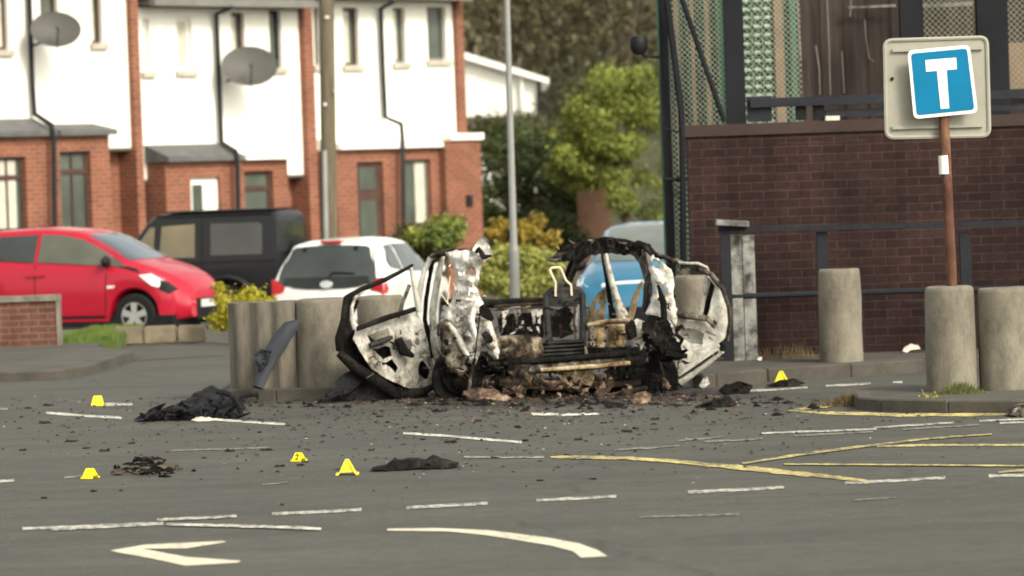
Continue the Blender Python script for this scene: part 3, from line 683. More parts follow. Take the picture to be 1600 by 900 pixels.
hA.wall('bay_wall', 'red_brick', b0, b1, -.6, bt, v, [w1, w2], thick=.7)
tz = w1[3] - .34; hA.window(w1, v, 'wood_frame', transom=tz, bars=2, curtain=(.1, .8), sill=False); hA.window(w2, v, 'wood_frame', transom=w2[3] - .34, bars=2, sill=False)
def canopy(h, u0, u1, bt, v, mat='lead', hgt=.22):
    m = MB(); P = lambda u, vv, z: Vector((u - h.u0, -vv, z - h.zb))
    m.prism([P(u0, .004, bt + .003), P(u0, v + .14, bt + .003), P(u0, v + .14, bt + .09), P(u0, .004, bt + .09 + hgt)], Vector((u1 - u0, 0, 0)))
    return h.part(m, 'canopy', mat)
canopy(hA, b0, FP(82, 220, v)[0], bt, v); canopy(hA, FP(86, 220, v)[0], b1 + .08, bt, v, 'lead', .12)
pipe(hA, [(44, -50, .1), (50, 120, .1), (54, 178, .1), (80, 195, .62), (84, 215, .62), (86, 400, .62)])
hA.simple('party_wall', 'red_brick', uR + .004, uR + .17, -1.2, .12, -.6, ez + .2)

# --- house B (middle)
hB = House('white upper terraced house with white front door behind the black 4x4', 217)
uL, uR = FP(217, 150)[0], FP(470, 150)[0]; zb, ez = FP(240, 280)[1], FP(300, 12)[1]
uL = max(uL, FP(202, 150)[0] + .175)
wins = [fr(224, 234, 30, 112), fr(277, 300, 28, 110), fr(362, 383, 20, 100), fr(421, 440, 16, 106)]
hB.wall('upper_wall', 'render', uL, uR, zb, ez, 0, wins)
for i, h in enumerate(wins): hB.window(h, 0, ('white_trim', 'white_trim', 'wood_frame', 'pipe')[i], curtain=((.1, .9), (.05, .95), (.1, .6), None)[i], sillw=.08)
body(hB, uL, uR, -.6, ez); roof(hB, uL, uR, ez)
zl = FP(450, 258)[1]
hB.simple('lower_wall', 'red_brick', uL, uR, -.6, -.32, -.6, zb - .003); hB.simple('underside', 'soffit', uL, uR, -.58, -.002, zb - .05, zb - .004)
b0, b1 = FP(258, 260, v)[0], FP(449, 255, v)[0]; bt = FP(320, 252, v)[1]
w1, w2 = fr(300, 346, 277, 420, v), fr(383, 428, 267, 360, v)
hB.wall('bay_wall', 'red_brick', b0, b1, -.6, bt, v, [w1, w2], thick=.9)
canopy(hB, b0 - .05, FP(372, 245, v)[0], bt, v); canopy(hB, FP(376, 245, v)[0], b1, bt, v, 'white_trim', .1)
d_ = hB.simple('door', 'white_trim', w1[0], w1[1], v - .12, v - .07, w1[2], w1[3])
hB.simple('door_glass', 'pane', w1[0] + .10, w1[0] + (w1[1] - w1[0]) * .48, v - .068, v - .062, w1[3] - .95, w1[3] - .12, d_)
hB.simple('letter_flap', 'black_trim', w1[0] + (w1[1] - w1[0]) * .68, w1[0] + (w1[1] - w1[0]) * .86, v - .068, v - .058, w1[3] - .82, w1[3] - .72, d_)
hB.window(w2, v, 'wood_frame', sill=False, transom=w2[3] - .3)
pipe(hB, [(362, 12, .5), (338, 22, .1), (342, 120, .1), (346, 222, .1), (368, 236, .62), (371, 250, .62), (374, 420, .62)])
hB.simple('party_wall', 'red_brick', uR + .004, uR + .24, -1.2, .13, -.6, ez + .2)

# --- house C (right end)
hC = House('end terraced house with dark red door frame and brick side porch', 487)
uL, uR = FP(487, 150)[0], FP(711, 150)[0]; zb, ez = FP(700, 241)[1], FP(600, 1)[1]
uL = max(uL, FP(470, 150)[0] + .245)
wins = [fr(491, 501, 12, 102), fr(537, 561, 12, 102), fr(615, 634, 12, 98), fr(668, 697, 11, 94)]
hC.wall('upper_wall', 'render', uL, uR, zb, ez, 0, wins)
for i, h in enumerate(wins): hC.window(h, 0, ('grey_frame', 'wood_frame', 'grey_frame', 'grey_frame')[i], curtain=((.1, .5), (.05, .6), (.1, .6), None)[i], sillw=.08, pane='pane')
body(hC, uL, uR, -.6, ez); roof(hC, uL, uR + .1, ez)
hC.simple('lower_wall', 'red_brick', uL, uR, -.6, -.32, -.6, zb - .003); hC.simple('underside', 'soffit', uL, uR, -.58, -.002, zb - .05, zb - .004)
b0, b1 = FP(524, 240, v)[0], FP(693, 232, v)[0]; bt = FP(610, 232, v)[1]
w1, w2 = fr(560, 601, 253, 420, v), fr(633, 674, 249, 360, v)
hC.wall('bay_wall', 'red_brick', b0, b1, -.6, bt, v, [w1, w2], thick=.9)
canopy(hC, b0, b1, bt, v, 'white_trim', .12)
d_ = hC.simple('door', 'wood_frame', w1[0], w1[1], v - .12, v - .07, w1[2], w1[3])
hC.simple('door_glass', 'pane', w1[0] + .12, w1[1] - .16, v - .066, v - .058, w1[2] + .4, w1[3] - .7, d_)
hC.simple('fanlight', 'pane', w1[0] + .12, w1[1] - .16, v - .066, v - .058, w1[3] - .5, w1[3] - .1, d_)
hC.window(w2, v, 'grey_frame', sill=False, curtain=(.55, .98))
pipe(hC, [(616, 2, .5), (595, 14, .1), (598, 100, .1), (602, 183, .1), (627, 194, .5), (629, 220, .62), (631, 400, .62)])
hC.simple('party_wall', 'red_brick', uR + .004, uR + .20, -1.2, .10, -.6, ez + .2)
v2 = .62; e0, e1, et = FP(698, 300, v2)[0], FP(753, 300, v2)[0], FP(725, 219, v2)[1]
hC.simple('porch_wall', 'red_brick', e0, e1, -1.0, v2, -.6, et)
hC.simple('porch_roof', 'white_trim', e0 + .12, e1 + .05, -1.0, v2 + .06, et + .003, et + .13)
q = fr(728, 736, 305, 322, v2); hC.simple('alarm_box', 'pipe', q[0], q[1], v2 + .002, v2 + .05, q[2], q[3])

# --- satellite dishes
def dish(px, py, v, r, label, tilt):
    u, z = FP(px, py, v); c = P0 + D_ * u + N_ * v; c.z = z
    t = thing('satellite_dish', c, label, 'satellite dish', 'satellite dishes on the terrace')
    m = MB(); m.lathe([(0, .0), (r * .3, .008), (r * .6, .035), (r * .85, .075), (r, .105), (r, .115), (r * .6, .05), (0, .012)], n=32)
    rot = Matrix.Rotation(R(tilt), 4, 'Z') @ Matrix.Rotation(R(68), 4, 'X')
    bmesh.ops.transform(m.bm, matrix=Matrix.Translation(c) @ rot @ Matrix.Diagonal((1.06, .80, 1, 1)), verts=m.bm.verts[:]); m.build('reflector', 'dish', t, smooth=True)
    wv = c - N_ * (v - .004)
    m = MB(); m.sweep([c + Vector((0, .03, 0)), c - N_ * .15 + Vector((0, 0, -.12)), wv + Vector((0, 0, -.2))], .022, n=6); m.build('wall_bracket', 'pipe', t)
    e = c + rot.to_3x3() @ Vector((0, -r * .2, .42)); lo_ = c + rot.to_3x3() @ Vector((0, -r * .8, .06))
    m = MB(); m.sweep([lo_, lo_.lerp(e, .5) + Vector((0, 0, -.03)), e], .012, n=6); m.build('feed_arm', 'pipe', t)
    m = MB(); m.sweep([e, e + (c - e) * .2], .03, n=8); m.build('feed_horn', 'dish', t)
dish(86, 50, .55, .40, 'grey satellite dish on the leftmost house beside its drainpipe', 14)
dish(389, 107, .55, .47, 'large grey satellite dish on the middle white house', 10)

# --- white house behind
t = thing('white_house', W(790, 190, 92), 'white gabled house partly hidden behind trees', 'house')
Yh = 92
m = MB(); o_ = [W(640, 78, Yh), W(725, 90, Yh), W(842, 128, Yh), W(842, 200, Yh), W(842, 330, Yh), W(640, 330, Yh)]
m.prism(o_, (0, 9, 0)); m.build('wall', 'render', t)
m = MB(); o_ = [W(640, 52, Yh - .3), W(718, 79, Yh - .3), W(858, 122, Yh - .3), W(858, 131, Yh - .3), W(718, 90, Yh - .3), W(640, 64, Yh - .3)]
m.prism(o_, (0, 9.6, 0)); m.build('roof_verge', 'white_trim', t)
m = MB(); m.sweep([W(814, 118, Yh - .12), W(816, 160, Yh - .12), W(823, 212, Yh - .12)], .05, n=8); m.build('drainpipe', 'white_trim', t)
m = MB(); m.sweep([W(842, 128, Yh - .1), W(841, 190, Yh - .1)], .045, n=8); m.build('corner_pipe', 'pipe', t)
m = MB(); p, q = W(700, 184, Yh - .06), W(842, 190, Yh - .06); m.bb(p.x, q.x, Yh - .08, Yh - .004, p.z - .7, p.z); m.build('plinth', 'soffit', t)

# ------------------------------------------------------------------ poles
def pole(name, label, cat, p0, p1, r0, r1, mat, n=14):
    m = MB(); p0, p1 = Vector(p0), Vector(p1); k = 10
    m.sweep([p0.lerp(p1, i / k) for i in range(k + 1)], [r0 + (r1 - r0) * i / k for i in range(k + 1)], n=n)
    return m, p0
Yp = 59
b = W(517, 520, Yp); b.z = gz(b.x, Yp); tt = W(508, -160, Yp)
t = thing('telegraph_pole', b, 'brown weathered timber telegraph pole in front of the terrace', 'telegraph pole')
m, _ = pole('', '', '', b, tt, .128, .112, ''); m.build('shaft', 'timber_pole', t, smooth=True)
m = MB(); m.sweep([W(507, 235, Yp - .13), W(511, 460, Yp - .13)], .04, n=8); m.build('cable_guard', 'galv', t, smooth=True)
for x_, y_, w_ in ((511, 27, .06), (508, 163, .05), (524, 143, .04)):
    m = MB(); m.box(W(x_, y_, Yp - .13), (w_, .03, .045)); m.build('pole_tag', 'plate_white', t)
Yp = 44
b = W(804, 470, Yp); tt = W(787, -200, Yp)
t = thing('lamp_post', Vector((b.x, Yp, gz(b.x, Yp))), 'thin grey steel lamp post behind the burnt car', 'lamp post')
k = b.lerp(W(803, 380, Yp), 1.0)
m = MB(); m.sweep([Vector((b.x, Yp, gz(b.x, Yp))), W(803, 392, Yp)], .06, n=12); m.build('base_section', 'galv', t, smooth=True)
m = MB(); m.sweep([W(803, 392, Yp), W(802.6, 380, Yp), W(796, 150, Yp), tt], [.06, .043, .038, .032], n=12); m.build('shaft', 'galv', t, smooth=True)

# ------------------------------------------------------------------ left foreground: garden wall, stone edging, lawn
m = MB(); m.poly([Vector((G(x, y).x, G(x, y).y, .004)) for x, y in ((178, 566), (240, 562), (352, 556), (348, 536), (322, 536), (180, 549), (126, 552))]); tag(m.build('driveway', 'pave'), kind='structure')
t = thing('garden_wall', G(40, 556, .1), 'low red brick garden wall with pale coping at the left edge', 'wall')
Yw = 44.6; p, q = W(-70, 560, Yw), W(93, 556, Yw); zt = W(60, 471, Yw).z
m = MB(); m.bb(p.x, q.x - .02, Yw, Yw + .22, .09, zt); m.build('brickwork', 'garden_brick', t)
m = MB(); m.bb(p.x, q.x + .02, Yw - .03, Yw + .25, zt + .002, zt + .07); m.build('coping', 'concrete', t)
m = MB(); m.bb(q.x - .018, q.x + .015, Yw - .02, Yw + .24, .09, zt); m.build('end_pier', 'concrete', t)
m = MB(); k = 0
Ys = 46.2; x0, x1 = W(176, 530, Ys).x, W(322, 530, Ys).x; xx = x0
t = thing('stone_edging', Vector((x0, Ys, 0)), 'low rough stone edging wall in front of the red car', 'stone wall')
while xx < x1 - .05:
    L = min(rnd.uniform(.28, .42), x1 - xx); s_ = MB(); hgt = W(180 + (xx - x0) * 95, 514 - (xx - x0) * 4, Ys).z + rnd.uniform(-.015, .015)
    s_.box((xx + L / 2, Ys + .1, hgt / 2), (L - .012, .22, max(.1, hgt))); bmesh.ops.bevel(s_.bm, geom=s_.bm.edges[:], offset=.02, segments=2, affect='EDGES')
    bmesh.ops.subdivide_edges(s_.bm, edges=s_.bm.edges[:], cuts=1)
    for v_ in s_.bm.verts: v_.co += Vector((nz(v_.co, 8, 1), nz(v_.co, 8, 2), nz(v_.co, 8, 3))) * .015
    s_.build('stone', 'stone', t, smooth=True, ang=50); xx += L
m = MB(); p0_, p1_ = W(92, 540, 45.2), W(330, 540, 45.2); m.bb(p0_.x - 2.5, p1_.x - 1.1, 44.95, 49.0, -.02, .112); tag(m.build('lawn', 'lawn'), kind='structure')
m = MB()
for _ in range(5200):
    x = rnd.uniform(W(96, 530, 45).x, W(182, 530, 45).x); y = 45.0 + 3.4 * rnd.random()
    h_ = rnd.uniform(.04, .10); m.bm.faces.new([m.bm.verts.new(v_) for v_ in ((x - .008, y, .11), (x + .008, y, .11), (x + rnd.uniform(-.02, .02), y + rnd.uniform(-.02, .02), .11 + h_))])
tag(m.build('grass', 'grass'), 'short bright green lawn grass beside the garden wall', 'grass', kind='stuff')

# ------------------------------------------------------------------ cars
def interp(keys, x):
    keys = sorted(keys)
    if x <= keys[0][0]: return keys[0][1]
    for (a, va), (b, vb) in zip(keys[:-1], keys[1:]):
        if x <= b:
            u = (x - a) / (b - a); return va + (vb - va) * u
    return keys[-1][1]
def smooth_interp(keys, x, h=.05):
    return (interp(keys, x - h) + 2 * interp(keys, x) + interp(keys, x + h)) / 4
class Car:
    def __init__(s, name, label, loc, heading, P, paint, cat='car'):
        s.P = P; s.t = thing(name, loc, label, cat, None, heading); s.paint = paint
        x0, x1 = P['x0'], P['x1']; n = 110
        X = [x0 + (x1 - x0) * i / n for i in range(n + 1)]
        m = MB(); rows = []
        for x in X:
            half = s.sect(x); ring = [m.bm.verts.new((x, -y, z)) for y, z in half] + [m.bm.verts.new((x, y, z)) for y, z in half[::-1][1:]]
            rows.append(ring)
        L = len(rows[0])
        for i in range(n):
            for k in range(L - 1): m.bm.faces.new((rows[i][k], rows[i + 1][k], rows[i + 1][k + 1], rows[i][k + 1]))
            m.bm.faces.new((rows[i][L - 1], rows[i + 1][L - 1], rows[i + 1][0], rows[i][0]))
        m.bm.faces.new(rows[0]); m.bm.faces.new(rows[-1][::-1])
        s.body = m.build('body', paint, s.t, local=True, smooth=True, ang=42)
    def zb(s, x):
        P = s.P; z = interp(P['bot'], x)
        for xw in P['axles']:
            d = P['arch'] ** 2 - (x - xw) ** 2
            if d > 0: z = max(z, P['rw'] + d ** .5)
        return z
    def sect(s, x):
        P = s.P; h = P.get('sm', .05)
        zt = smooth_interp(P['top'], x, h); w_ = smooth_interp(P['w'], x, h); wr = smooth_interp(P['wr'], x, h); be = min(smooth_interp(P['belt'], x, h), zt - .05); zb_ = min(s.zb(x), be - .05)
        mid = zb_ + (be - zb_) * .5; q = P.get('tuck', .04)
        pts = [(0, zb_), (w_ - .06, zb_), (w_ - .015, zb_ + .03), (w_, mid), (w_ - .012, be - .06), (w_ - q, be)]
        k = P.get('rr', .09)
        dy, dz = wr - (w_ - q), zt - be
        for f in (.35, .7): pts.append((w_ - q + dy * f, be + (dz - .04) * f))
        pts += [(wr, zt - min(k, dz * .45)), (wr - .035, zt - min(.035, dz * .2)), (wr - .10, zt - .008), (wr * .5, zt + .008), (0, zt + .014)]
        return pts
    def side_y(s, x, z):
        p = s.sect(x)[2:9]
        for (y0, z0), (y1, z1) in zip(p[:-1], p[1:]):
            if z <= z1: return y0 + (y1 - y0) * max(0, min(1, (z - z0) / max(1e-6, z1 - z0)))
        return p[-1][0]
    def top_z(s, x, y):
        p = s.sect(x)[::-1]; y = abs(y)
        for (y0, z0), (y1, z1) in zip(p[:-1], p[1:]):
            if y <= y1: return z0 + (z1 - z0) * (y - y0) / max(1e-6, y1 - y0)
        return p[5][1]
    def side(s, name, mat, poly, sd, off=.015, parent=None, maxlen=.07):
        t_ = bmesh.new(); d = []
        for i in range(len(poly)):
            a, b = Vector(poly[i]), Vector(poly[(i + 1) % len(poly)]); n = max(1, int((b - a).length / maxlen))
            d += [a.lerp(b, j / n) for j in range(n)]
        vs_ = [t_.verts.new((p.x, p.y, 0)) for p in d]
        for i in range(len(vs_)): t_.edges.new((vs_[i], vs_[(i + 1) % len(vs_)]))
        bmesh.ops.triangle_fill(t_, use_beauty=True, edges=t_.edges[:])
        for _ in range(2):
            le = [e for e in t_.edges if e.calc_length() > maxlen * 1.2 and not e.is_boundary]
            if le: bmesh.ops.subdivide_edges(t_, edges=le, cuts=1); bmesh.ops.triangulate(t_, faces=t_.faces[:])
        m = MB(); fm, bk = {}, {}
        for v_ in t_.verts:
            y = s.side_y(v_.co.x, v_.co.y)
            fm[v_] = m.bm.verts.new((v_.co.x, sd * (y + off), v_.co.y)); bk[v_] = m.bm.verts.new((v_.co.x, sd * (y - .02), v_.co.y))
        for f in t_.faces: m.bm.faces.new([fm[v_] for v_ in f.verts]); m.bm.faces.new([bk[v_] for v_ in reversed(f.verts)])
        for e in t_.edges:
            if e.is_boundary: a, b = e.verts; m.bm.faces.new((fm[a], fm[b], bk[b], bk[a]))
        t_.free(); return m.build(name, mat, parent or s.t, local=True, smooth=True)
    def over(s, name, mat, x0, x1, y0, y1, off=.008, parent=None, taper=0.0, n=14, curve=0.0):
        """patch lying on the top skin between x0..x1 and y0..y1 (taper narrows it towards x1)"""
        m = MB(); g_ = []
        for i in range(n + 1):
            u = i / n; row = []
            for j in range(n + 1):
                q = j / n; sc = 1 - taper * u; y = (y0 + (y1 - y0) * q); yc = (y0 + y1) / 2; y = yc + (y - yc) * sc
                x = x0 + (x1 - x0) * u + curve * (1 - (2 * q - 1) ** 2) * (1 - u)
                e = .01; gx = (s.top_z(x + e, y) - s.top_z(x - e, y)) / (2 * e); gy = (s.top_z(x, y + e) - s.top_z(x, y - e)) / (2 * e)
                nr = Vector((-gx, -gy, 1)).normalized(); row.append((Vector((x, y, s.top_z(x, y))) + nr * off, nr))
            g_.append(row)
        V = [[m.bm.verts.new(p) for p, _ in r] for r in g_]; B = [[m.bm.verts.new(p - nr * .03) for p, nr in r] for r in g_]
        for i in range(n):
            for j in range(n):
                m.bm.faces.new((V[i][j], V[i + 1][j], V[i + 1][j + 1], V[i][j + 1])); m.bm.faces.new((B[i][j], B[i][j + 1], B[i + 1][j + 1], B[i + 1][j]))
        for i in range(n):
            m.bm.faces.new((V[i][0], B[i][0], B[i + 1][0], V[i + 1][0])); m.bm.faces.new((V[i][n], V[i + 1][n], B[i + 1][n], B[i][n]))
            m.bm.faces.new((V[0][i], V[0][i + 1], B[0][i + 1], B[0][i])); m.bm.faces.new((V[n][i], B[n][i], B[n][i + 1], V[n][i + 1]))
        return m.build(name, mat, parent or s.t, local=True, smooth=True)
    def wheels(s, rim='alloy', spokes=5, wd=.18):
        P = s.P; r = P['rw']
        for xw in P['axles']:
            for sd in (-1, 1):
                y = sd * (P['track'])
                m = MB(); m.lathe([(r * .62, -wd / 2), (r * .93, -wd / 2), (r, -wd * .32), (r, wd * .32), (r * .93, wd / 2), (r * .62, wd / 2), (r * .60, wd * .2), (r * .60, -wd * .2), (r * .62, -wd / 2)], (xw, y, r), 36, 'y', cap=False)
                wl = m.build('wheel', 'tyre', s.t, local=True, smooth=True, ang=50)
                m = MB(); yo = y + sd * wd * .42
                m.lathe([(r * .66, -.01), (r * .66, .012), (r * .57, .012), (r * .57, -.01), (r * .66, -.01)], (xw, yo, r), 36, 'y', cap=False)
                m.lathe([(.055, -.01), (.055, .015), (0.0, .02)], (xw, yo, r), 16, 'y')
                for k in range(spokes):
                    a = 2 * math.pi * (k + .25) / spokes; dv = Vector((math.cos(a), 0, math.sin(a))); pv = Vector((-math.sin(a), 0, math.cos(a)))
                    c = Vector((xw, yo, r)); i0, i1 = c + dv * .04, c + dv * r * .6
                    m.prism([i0 - pv * .035, i1 - pv * .045, i1 + pv * .045, i0 + pv * .035], (0, sd * .014, 0))
                m.build('rim', rim, wl, local=True, smooth=True, ang=40)
                m = MB(); m.lathe([(r * .58, 0), (0.0, 0.001)], (xw, yo - sd * .05, r), 24, 'y'); m.build('hub_backing', 'black_trim', wl, local=True)
        m = MB(); m.bb(P['x0'] + .15, P['x1'] - .15, -P['track'] + .02 + .1 - .2, P['track'] - .12 + .1, .16, .30); m.build('underbody', 'black_trim', s.t, local=True)
    def mirror(s, x, z, mat, sd):
        y = s.side_y(x, z); m = MB(); m.blob((x, sd * (y + .10), z + .02), .10, 2, 3, .08, (.55, 1.0, .75)); m.build('wing_mirror', mat, s.t, local=True, smooth=True)

HATCH = dict(x0=-1.73, x1=1.73, axles=(-1.20, 1.03), arch=.345, rw=.295, track=.70,
    bot=[(-1.73, .34), (-1.5, .22), (1.45, .20), (1.73, .26)],
    top=[(-1.73, .74), (-1.69, 1.00), (-1.52, 1.28), (-1.36, 1.42), (-1.1, 1.455), (-.4, 1.475), (.10, 1.43), (.38, 1.34), (.98, 1.015), (1.25, .93), (1.50, .82), (1.66, .70), (1.73, .58)],
    belt=[(-1.73, .66), (-1.62, .98), (-1.3, 1.02), (-.6, .985), (.3, .94), (.95, .905), (1.3, .84), (1.5, .75), (1.73, .50)],
    w=[(-1.73, .66), (-1.6, .76), (-1.2, .80), (.9, .81), (1.3, .79), (1.55, .70), (1.73, .50)],
    wr=[(-1.73, .60), (-1.55, .58), (-1.1, .57), (.2, .56), (.6, .58), (1.0, .66), (1.3, .62), (1.55, .54), (1.73, .40)])
# red hatchback, nose to the right and turned a little to the camera
th = R(-20); wp = W(211, 494, 50.2); rot = Matrix.Rotation(th, 3, 'Z')
loc = wp - rot @ Vector((1.03, -.76, .295))
red = Car('red_hatchback', 'red hatchback parked behind the garden wall and lawn', loc, th, HATCH, 'red_paint')
red.wheels()
for sd in (-1, 1):
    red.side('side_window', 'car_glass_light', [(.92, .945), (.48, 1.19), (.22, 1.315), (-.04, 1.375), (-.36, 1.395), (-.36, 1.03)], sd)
    red.side('side_window', 'car_glass', [(-.42, 1.03), (-.42, 1.395), (-.95, 1.38), (-1.18, 1.31), (-1.32, 1.15), (-1.05, 1.075)], sd)
    red.side('mirror_base', 'black_trim', [(1.06, .915), (.90, .955), (.70, 1.075), (.62, .995), (1.12, .865)], sd, .009)
    red.side('headlight', 'lamp_clear', [(1.12, .83), (1.28, .845), (1.45, .75), (1.42, .66), (1.30, .69)], sd, .012)
    red.side('light_surround', 'black_trim', [(1.40, .765), (1.50, .73), (1.60, .63), (1.52, .58), (1.39, .64)], sd, .015)
    red.side('sill_trim', 'black_trim', [(.62, .275), (.62, .315), (-.75, .315), (-.75, .275)], sd, .004)
    red.side('indicator', 'lamp_clear', [(.66, .70), (.78, .705), (.76, .67), (.66, .665)], sd, .006)
    red.side('door_handle', 'red_paint', [(-.52, .865), (-.24, .875), (-.24, .845), (-.52, .835)], sd, .02)
    red.side('door_seam', 'black_trim', [(.62, .34), (.63, .34), (.66, .93), (.65, .93)], sd, .003); red.side('door_seam', 'black_trim', [(-.40, .34), (-.39, .34), (-.39, 1.02), (-.40, 1.02)], sd, .003)
    red.mirror(.66, 1.0, 'black_trim', sd)
red.over('windscreen', 'screen_glass', .93, .30, -.60, .60, .006, taper=.10, curve=.05)
m = MB(); m.bb(1.70, 1.745, -.34, .34, .22, .50); m.build('lower_grille', 'black_trim', red.t, local=True)
m = MB(); m.bb(1.746, 1.756, -.24, .24, .38, .48); m.build('number_plate', 'plate_white', red.t, local=True)

# white hatchback seen from the rear
HW = dict(HATCH); HW['top'] = [(-1.73, .80), (-1.695, 1.00), (-1.60, 1.20), (-1.50, 1.36), (-1.40, 1.43), (-1.1, 1.46), (-.4, 1.475), (.10, 1.43), (.38, 1.34), (.98, 1.015), (1.25, .93), (1.50, .82), (1.66, .70), (1.73, .58)]
HW['sm'] = .03
HW['wr'] = [(-1.73, .72), (-1.66, .70), (-1.5, .60), (-1.1, .58), (.2, .56), (.6, .58), (1.0, .66), (1.3, .62), (1.55, .54), (1.73, .40)]
HW['belt'] = [(-1.73, .70), (-1.66, .98), (-1.3, 1.02), (-.6, .985), (.3, .94), (.95, .905), (1.3, .84), (1.5, .75), (1.73, .50)]
HW['w'] = [(-1.73, .77), (-1.6, .80), (-1.2, .82), (.9, .81), (1.3, .79), (1.55, .70), (1.73, .50)]
th = R(74); rc = W(511, 455, 51.2); rot = Matrix.Rotation(th, 3, 'Z'); loc = rc - rot @ Vector((-1.73, 0, 0)); loc.z = -.37
wh = Car('white_hatchback', 'white hatchback with dark rear window parked behind the concrete blocks', loc, th, HW, 'white_paint')
wh.wheels()
tg = wh.over('rear_window', 'car_glass', -1.722, -1.47, -.70, .70, .010, taper=.17)
m = MB(); m.lathe([(.075, 0), (.07, .012), (0, .014)], (0, 0, 0), 20); bmesh.ops.transform(m.bm, matrix=Matrix.Translation((-1.752, .0, .885)) @ Matrix.Rotation(R(-80), 4, 'Y') @ Matrix.Diagonal((.7, 1.25, 1, 1)), verts=m.bm.verts[:]); m.build('badge', 'chrome', wh.t, local=True, smooth=True)
m = MB(); m.sweep([(-1.735, .05, .92), (-1.70, -.08, 1.04), (-1.70, -.38, 1.02)], .014, n=6); m.build('rear_wiper', 'black_trim', wh.t, local=True)
m = MB(); m.prism([(-1.742, y, z) for y, z in ((-.585, .985), (.585, .985), (.60, .90), (.46, .845), (.25, .825), (-.25, .825), (-.46, .845), (-.60, .90))], (.03, 0, 0)); m.build('tailgate_panel', 'car_glass', wh.t, local=True)
m = MB(); m.bb(-1.50, -1.32, -.14, .14, 1.432, 1.462); m.build('brake_light', 'lamp_red', wh.t, local=True)
for y in (-.36, .36):
    m = MB(); m.box((-1.52, y, 1.36), (.06, .035, .06)); m.build('glass_hinge', 'black_trim', wh.t, local=True)
m = MB(); m.bb(-1.80, -1.60, -.74, .74, .34, .66); bmesh.ops.bevel(m.bm, geom=m.bm.edges[:], offset=.06, segments=3, affect='EDGES'); m.build('rear_bumper', 'white_paint', wh.t, local=True, smooth=True)
for sd in (-1, 1):
    wh.side('tail_light', 'lamp_red', [(-1.715, .72), (-1.60, .75), (-1.54, .80), (-1.60, .88), (-1.700, .92)], sd, .012)
    m = MB(); m.prism([(-1.74, sd * .775, .76), (-1.74, sd * .775, .97), (-1.738, sd * .70, .95), (-1.738, sd * .585, .85), (-1.738, sd * .62, .79)], (.05, 0, 0)); m.build('tail_light', 'lamp_red', wh.t, local=True)
    wh.side('side_window', 'car_glass', [(-.80, 1.03), (-.80, 1.385), (-1.05, 1.37), (-1.30, 1.17), (-1.28, 1.09)], sd)
    wh.side('side_window', 'car_glass', [(.85, .97), (.48, 1.19), (.22, 1.315), (-.04, 1.375), (-.70, 1.39), (-.70, 1.02)], sd)
    wh.mirror(.66, .98, 'white_paint', sd)
wh.over('windscreen', 'screen_glass', .93, .30, -.60, .60, .006, taper=.10)

# black 4x4, nose to the left, tail turned to the camera
JEEP = dict(x0=-1.80, x1=1.55, axles=(-1.05, .95), arch=.43, rw=.36, track=.72, tuck=.02, rr=.06, sm=.02,
    bot=[(-1.80, .46), (1.55, .44)],
    top=[(-1.80, 1.66), (-1.77, 1.74), (-1.6, 1.76), (.03, 1.75), (.12, 1.71), (.58, 1.16), (.64, 1.10), (1.2, 1.05), (1.50, 1.02), (1.55, .95)],
    belt=[(-1.80, 1.07), (.4, 1.05), (.7, 1.00), (1.55, .90)],
    w=[(-1.80, .78), (1.55, .78)], wr=[(-1.80, .69), (.05, .68), (.6, .70), (1.55, .72)])
th = R(166); rot = Matrix.Rotation(th, 3, 'Z'); rc = W(432, 400, 55.0)
loc = rc - rot @ Vector((-1.80, .78, 0)); loc.z = W(400, 331, 55.0).z - 1.75
jp = Car('black_offroader', 'black boxy 4x4 parked in front of the brick bays', loc, th, JEEP, 'black_paint', '4x4')
jp.wheels('galv', 6, .22)
for sd in (-1, 1):
    jp.side('side_window', 'jeep_glass', [(-.80, 1.14), (-.80, 1.60), (-1.52, 1.60), (-1.58, 1.56), (-1.58, 1.14)], sd, .010)
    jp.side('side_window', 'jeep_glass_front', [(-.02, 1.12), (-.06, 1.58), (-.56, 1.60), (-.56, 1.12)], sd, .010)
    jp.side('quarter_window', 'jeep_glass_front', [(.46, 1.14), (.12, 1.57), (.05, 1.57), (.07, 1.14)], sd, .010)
    jp.side('door_seam', 'tyre', [(-.68, .5), (-.66, .5), (-.66, 1.66), (-.68, 1.66)], sd, .004)
    jp.side('belt_moulding', 'tyre', [(.3, 1.02), (.3, 1.05), (-1.78, 1.07), (-1.78, 1.04)], sd, .012)
    jp.side('door_handle', 'chrome', [(-.50, .97), (-.32, .97), (-.32, .935), (-.50, .935)], sd, .02)
    m = MB(); m.bb(-1.72, .02, sd * .665, sd * .70, 1.715, 1.74); m.build('rain_gutter', 'tyre', jp.t, local=True)
    jp.mirror(.22, 1.20, 'chrome', sd)
    for xw in (-1.05, .95):
        m = MB(); pts = [Vector((xw + .46 * math.cos(a), sd * .82, .36 + .46 * math.sin(a))) for a in [math.pi * i / 16 for i in range(17)]]
        m.sweep(pts, .05, .06, n=6); m.build('wheel_arch', 'black_trim', jp.t, local=True, smooth=True)
m = MB(); m.bb(-1.815, -1.79, -.58, .58, 1.16, 1.60); m.build('rear_window', 'car_glass', jp.t, local=True)
m = MB(); m.lathe([(.16, -.1), (.33, -.1), (.35, -.06), (.35, .06), (.33, .1), (.16, .1), (.0, .08)], (-1.95, 0, .98), 32, 'x'); m.build('spare_wheel', 'tyre', jp.t, local=True, smooth=True)
m = MB(); m.bb(-1.95, -1.78, -.76, .76, .42, .58); m.build('rear_bumper', 'black_trim', jp.t, local=True)
m = MB(); m.bb(-1.70, -.05, -.60, .60, 1.768, 1.79); m.build('roof_panel', 'black_trim', jp.t, local=True)
jp.over('windscreen', 'screen_glass', .56, .15, -.60, .60, .008)

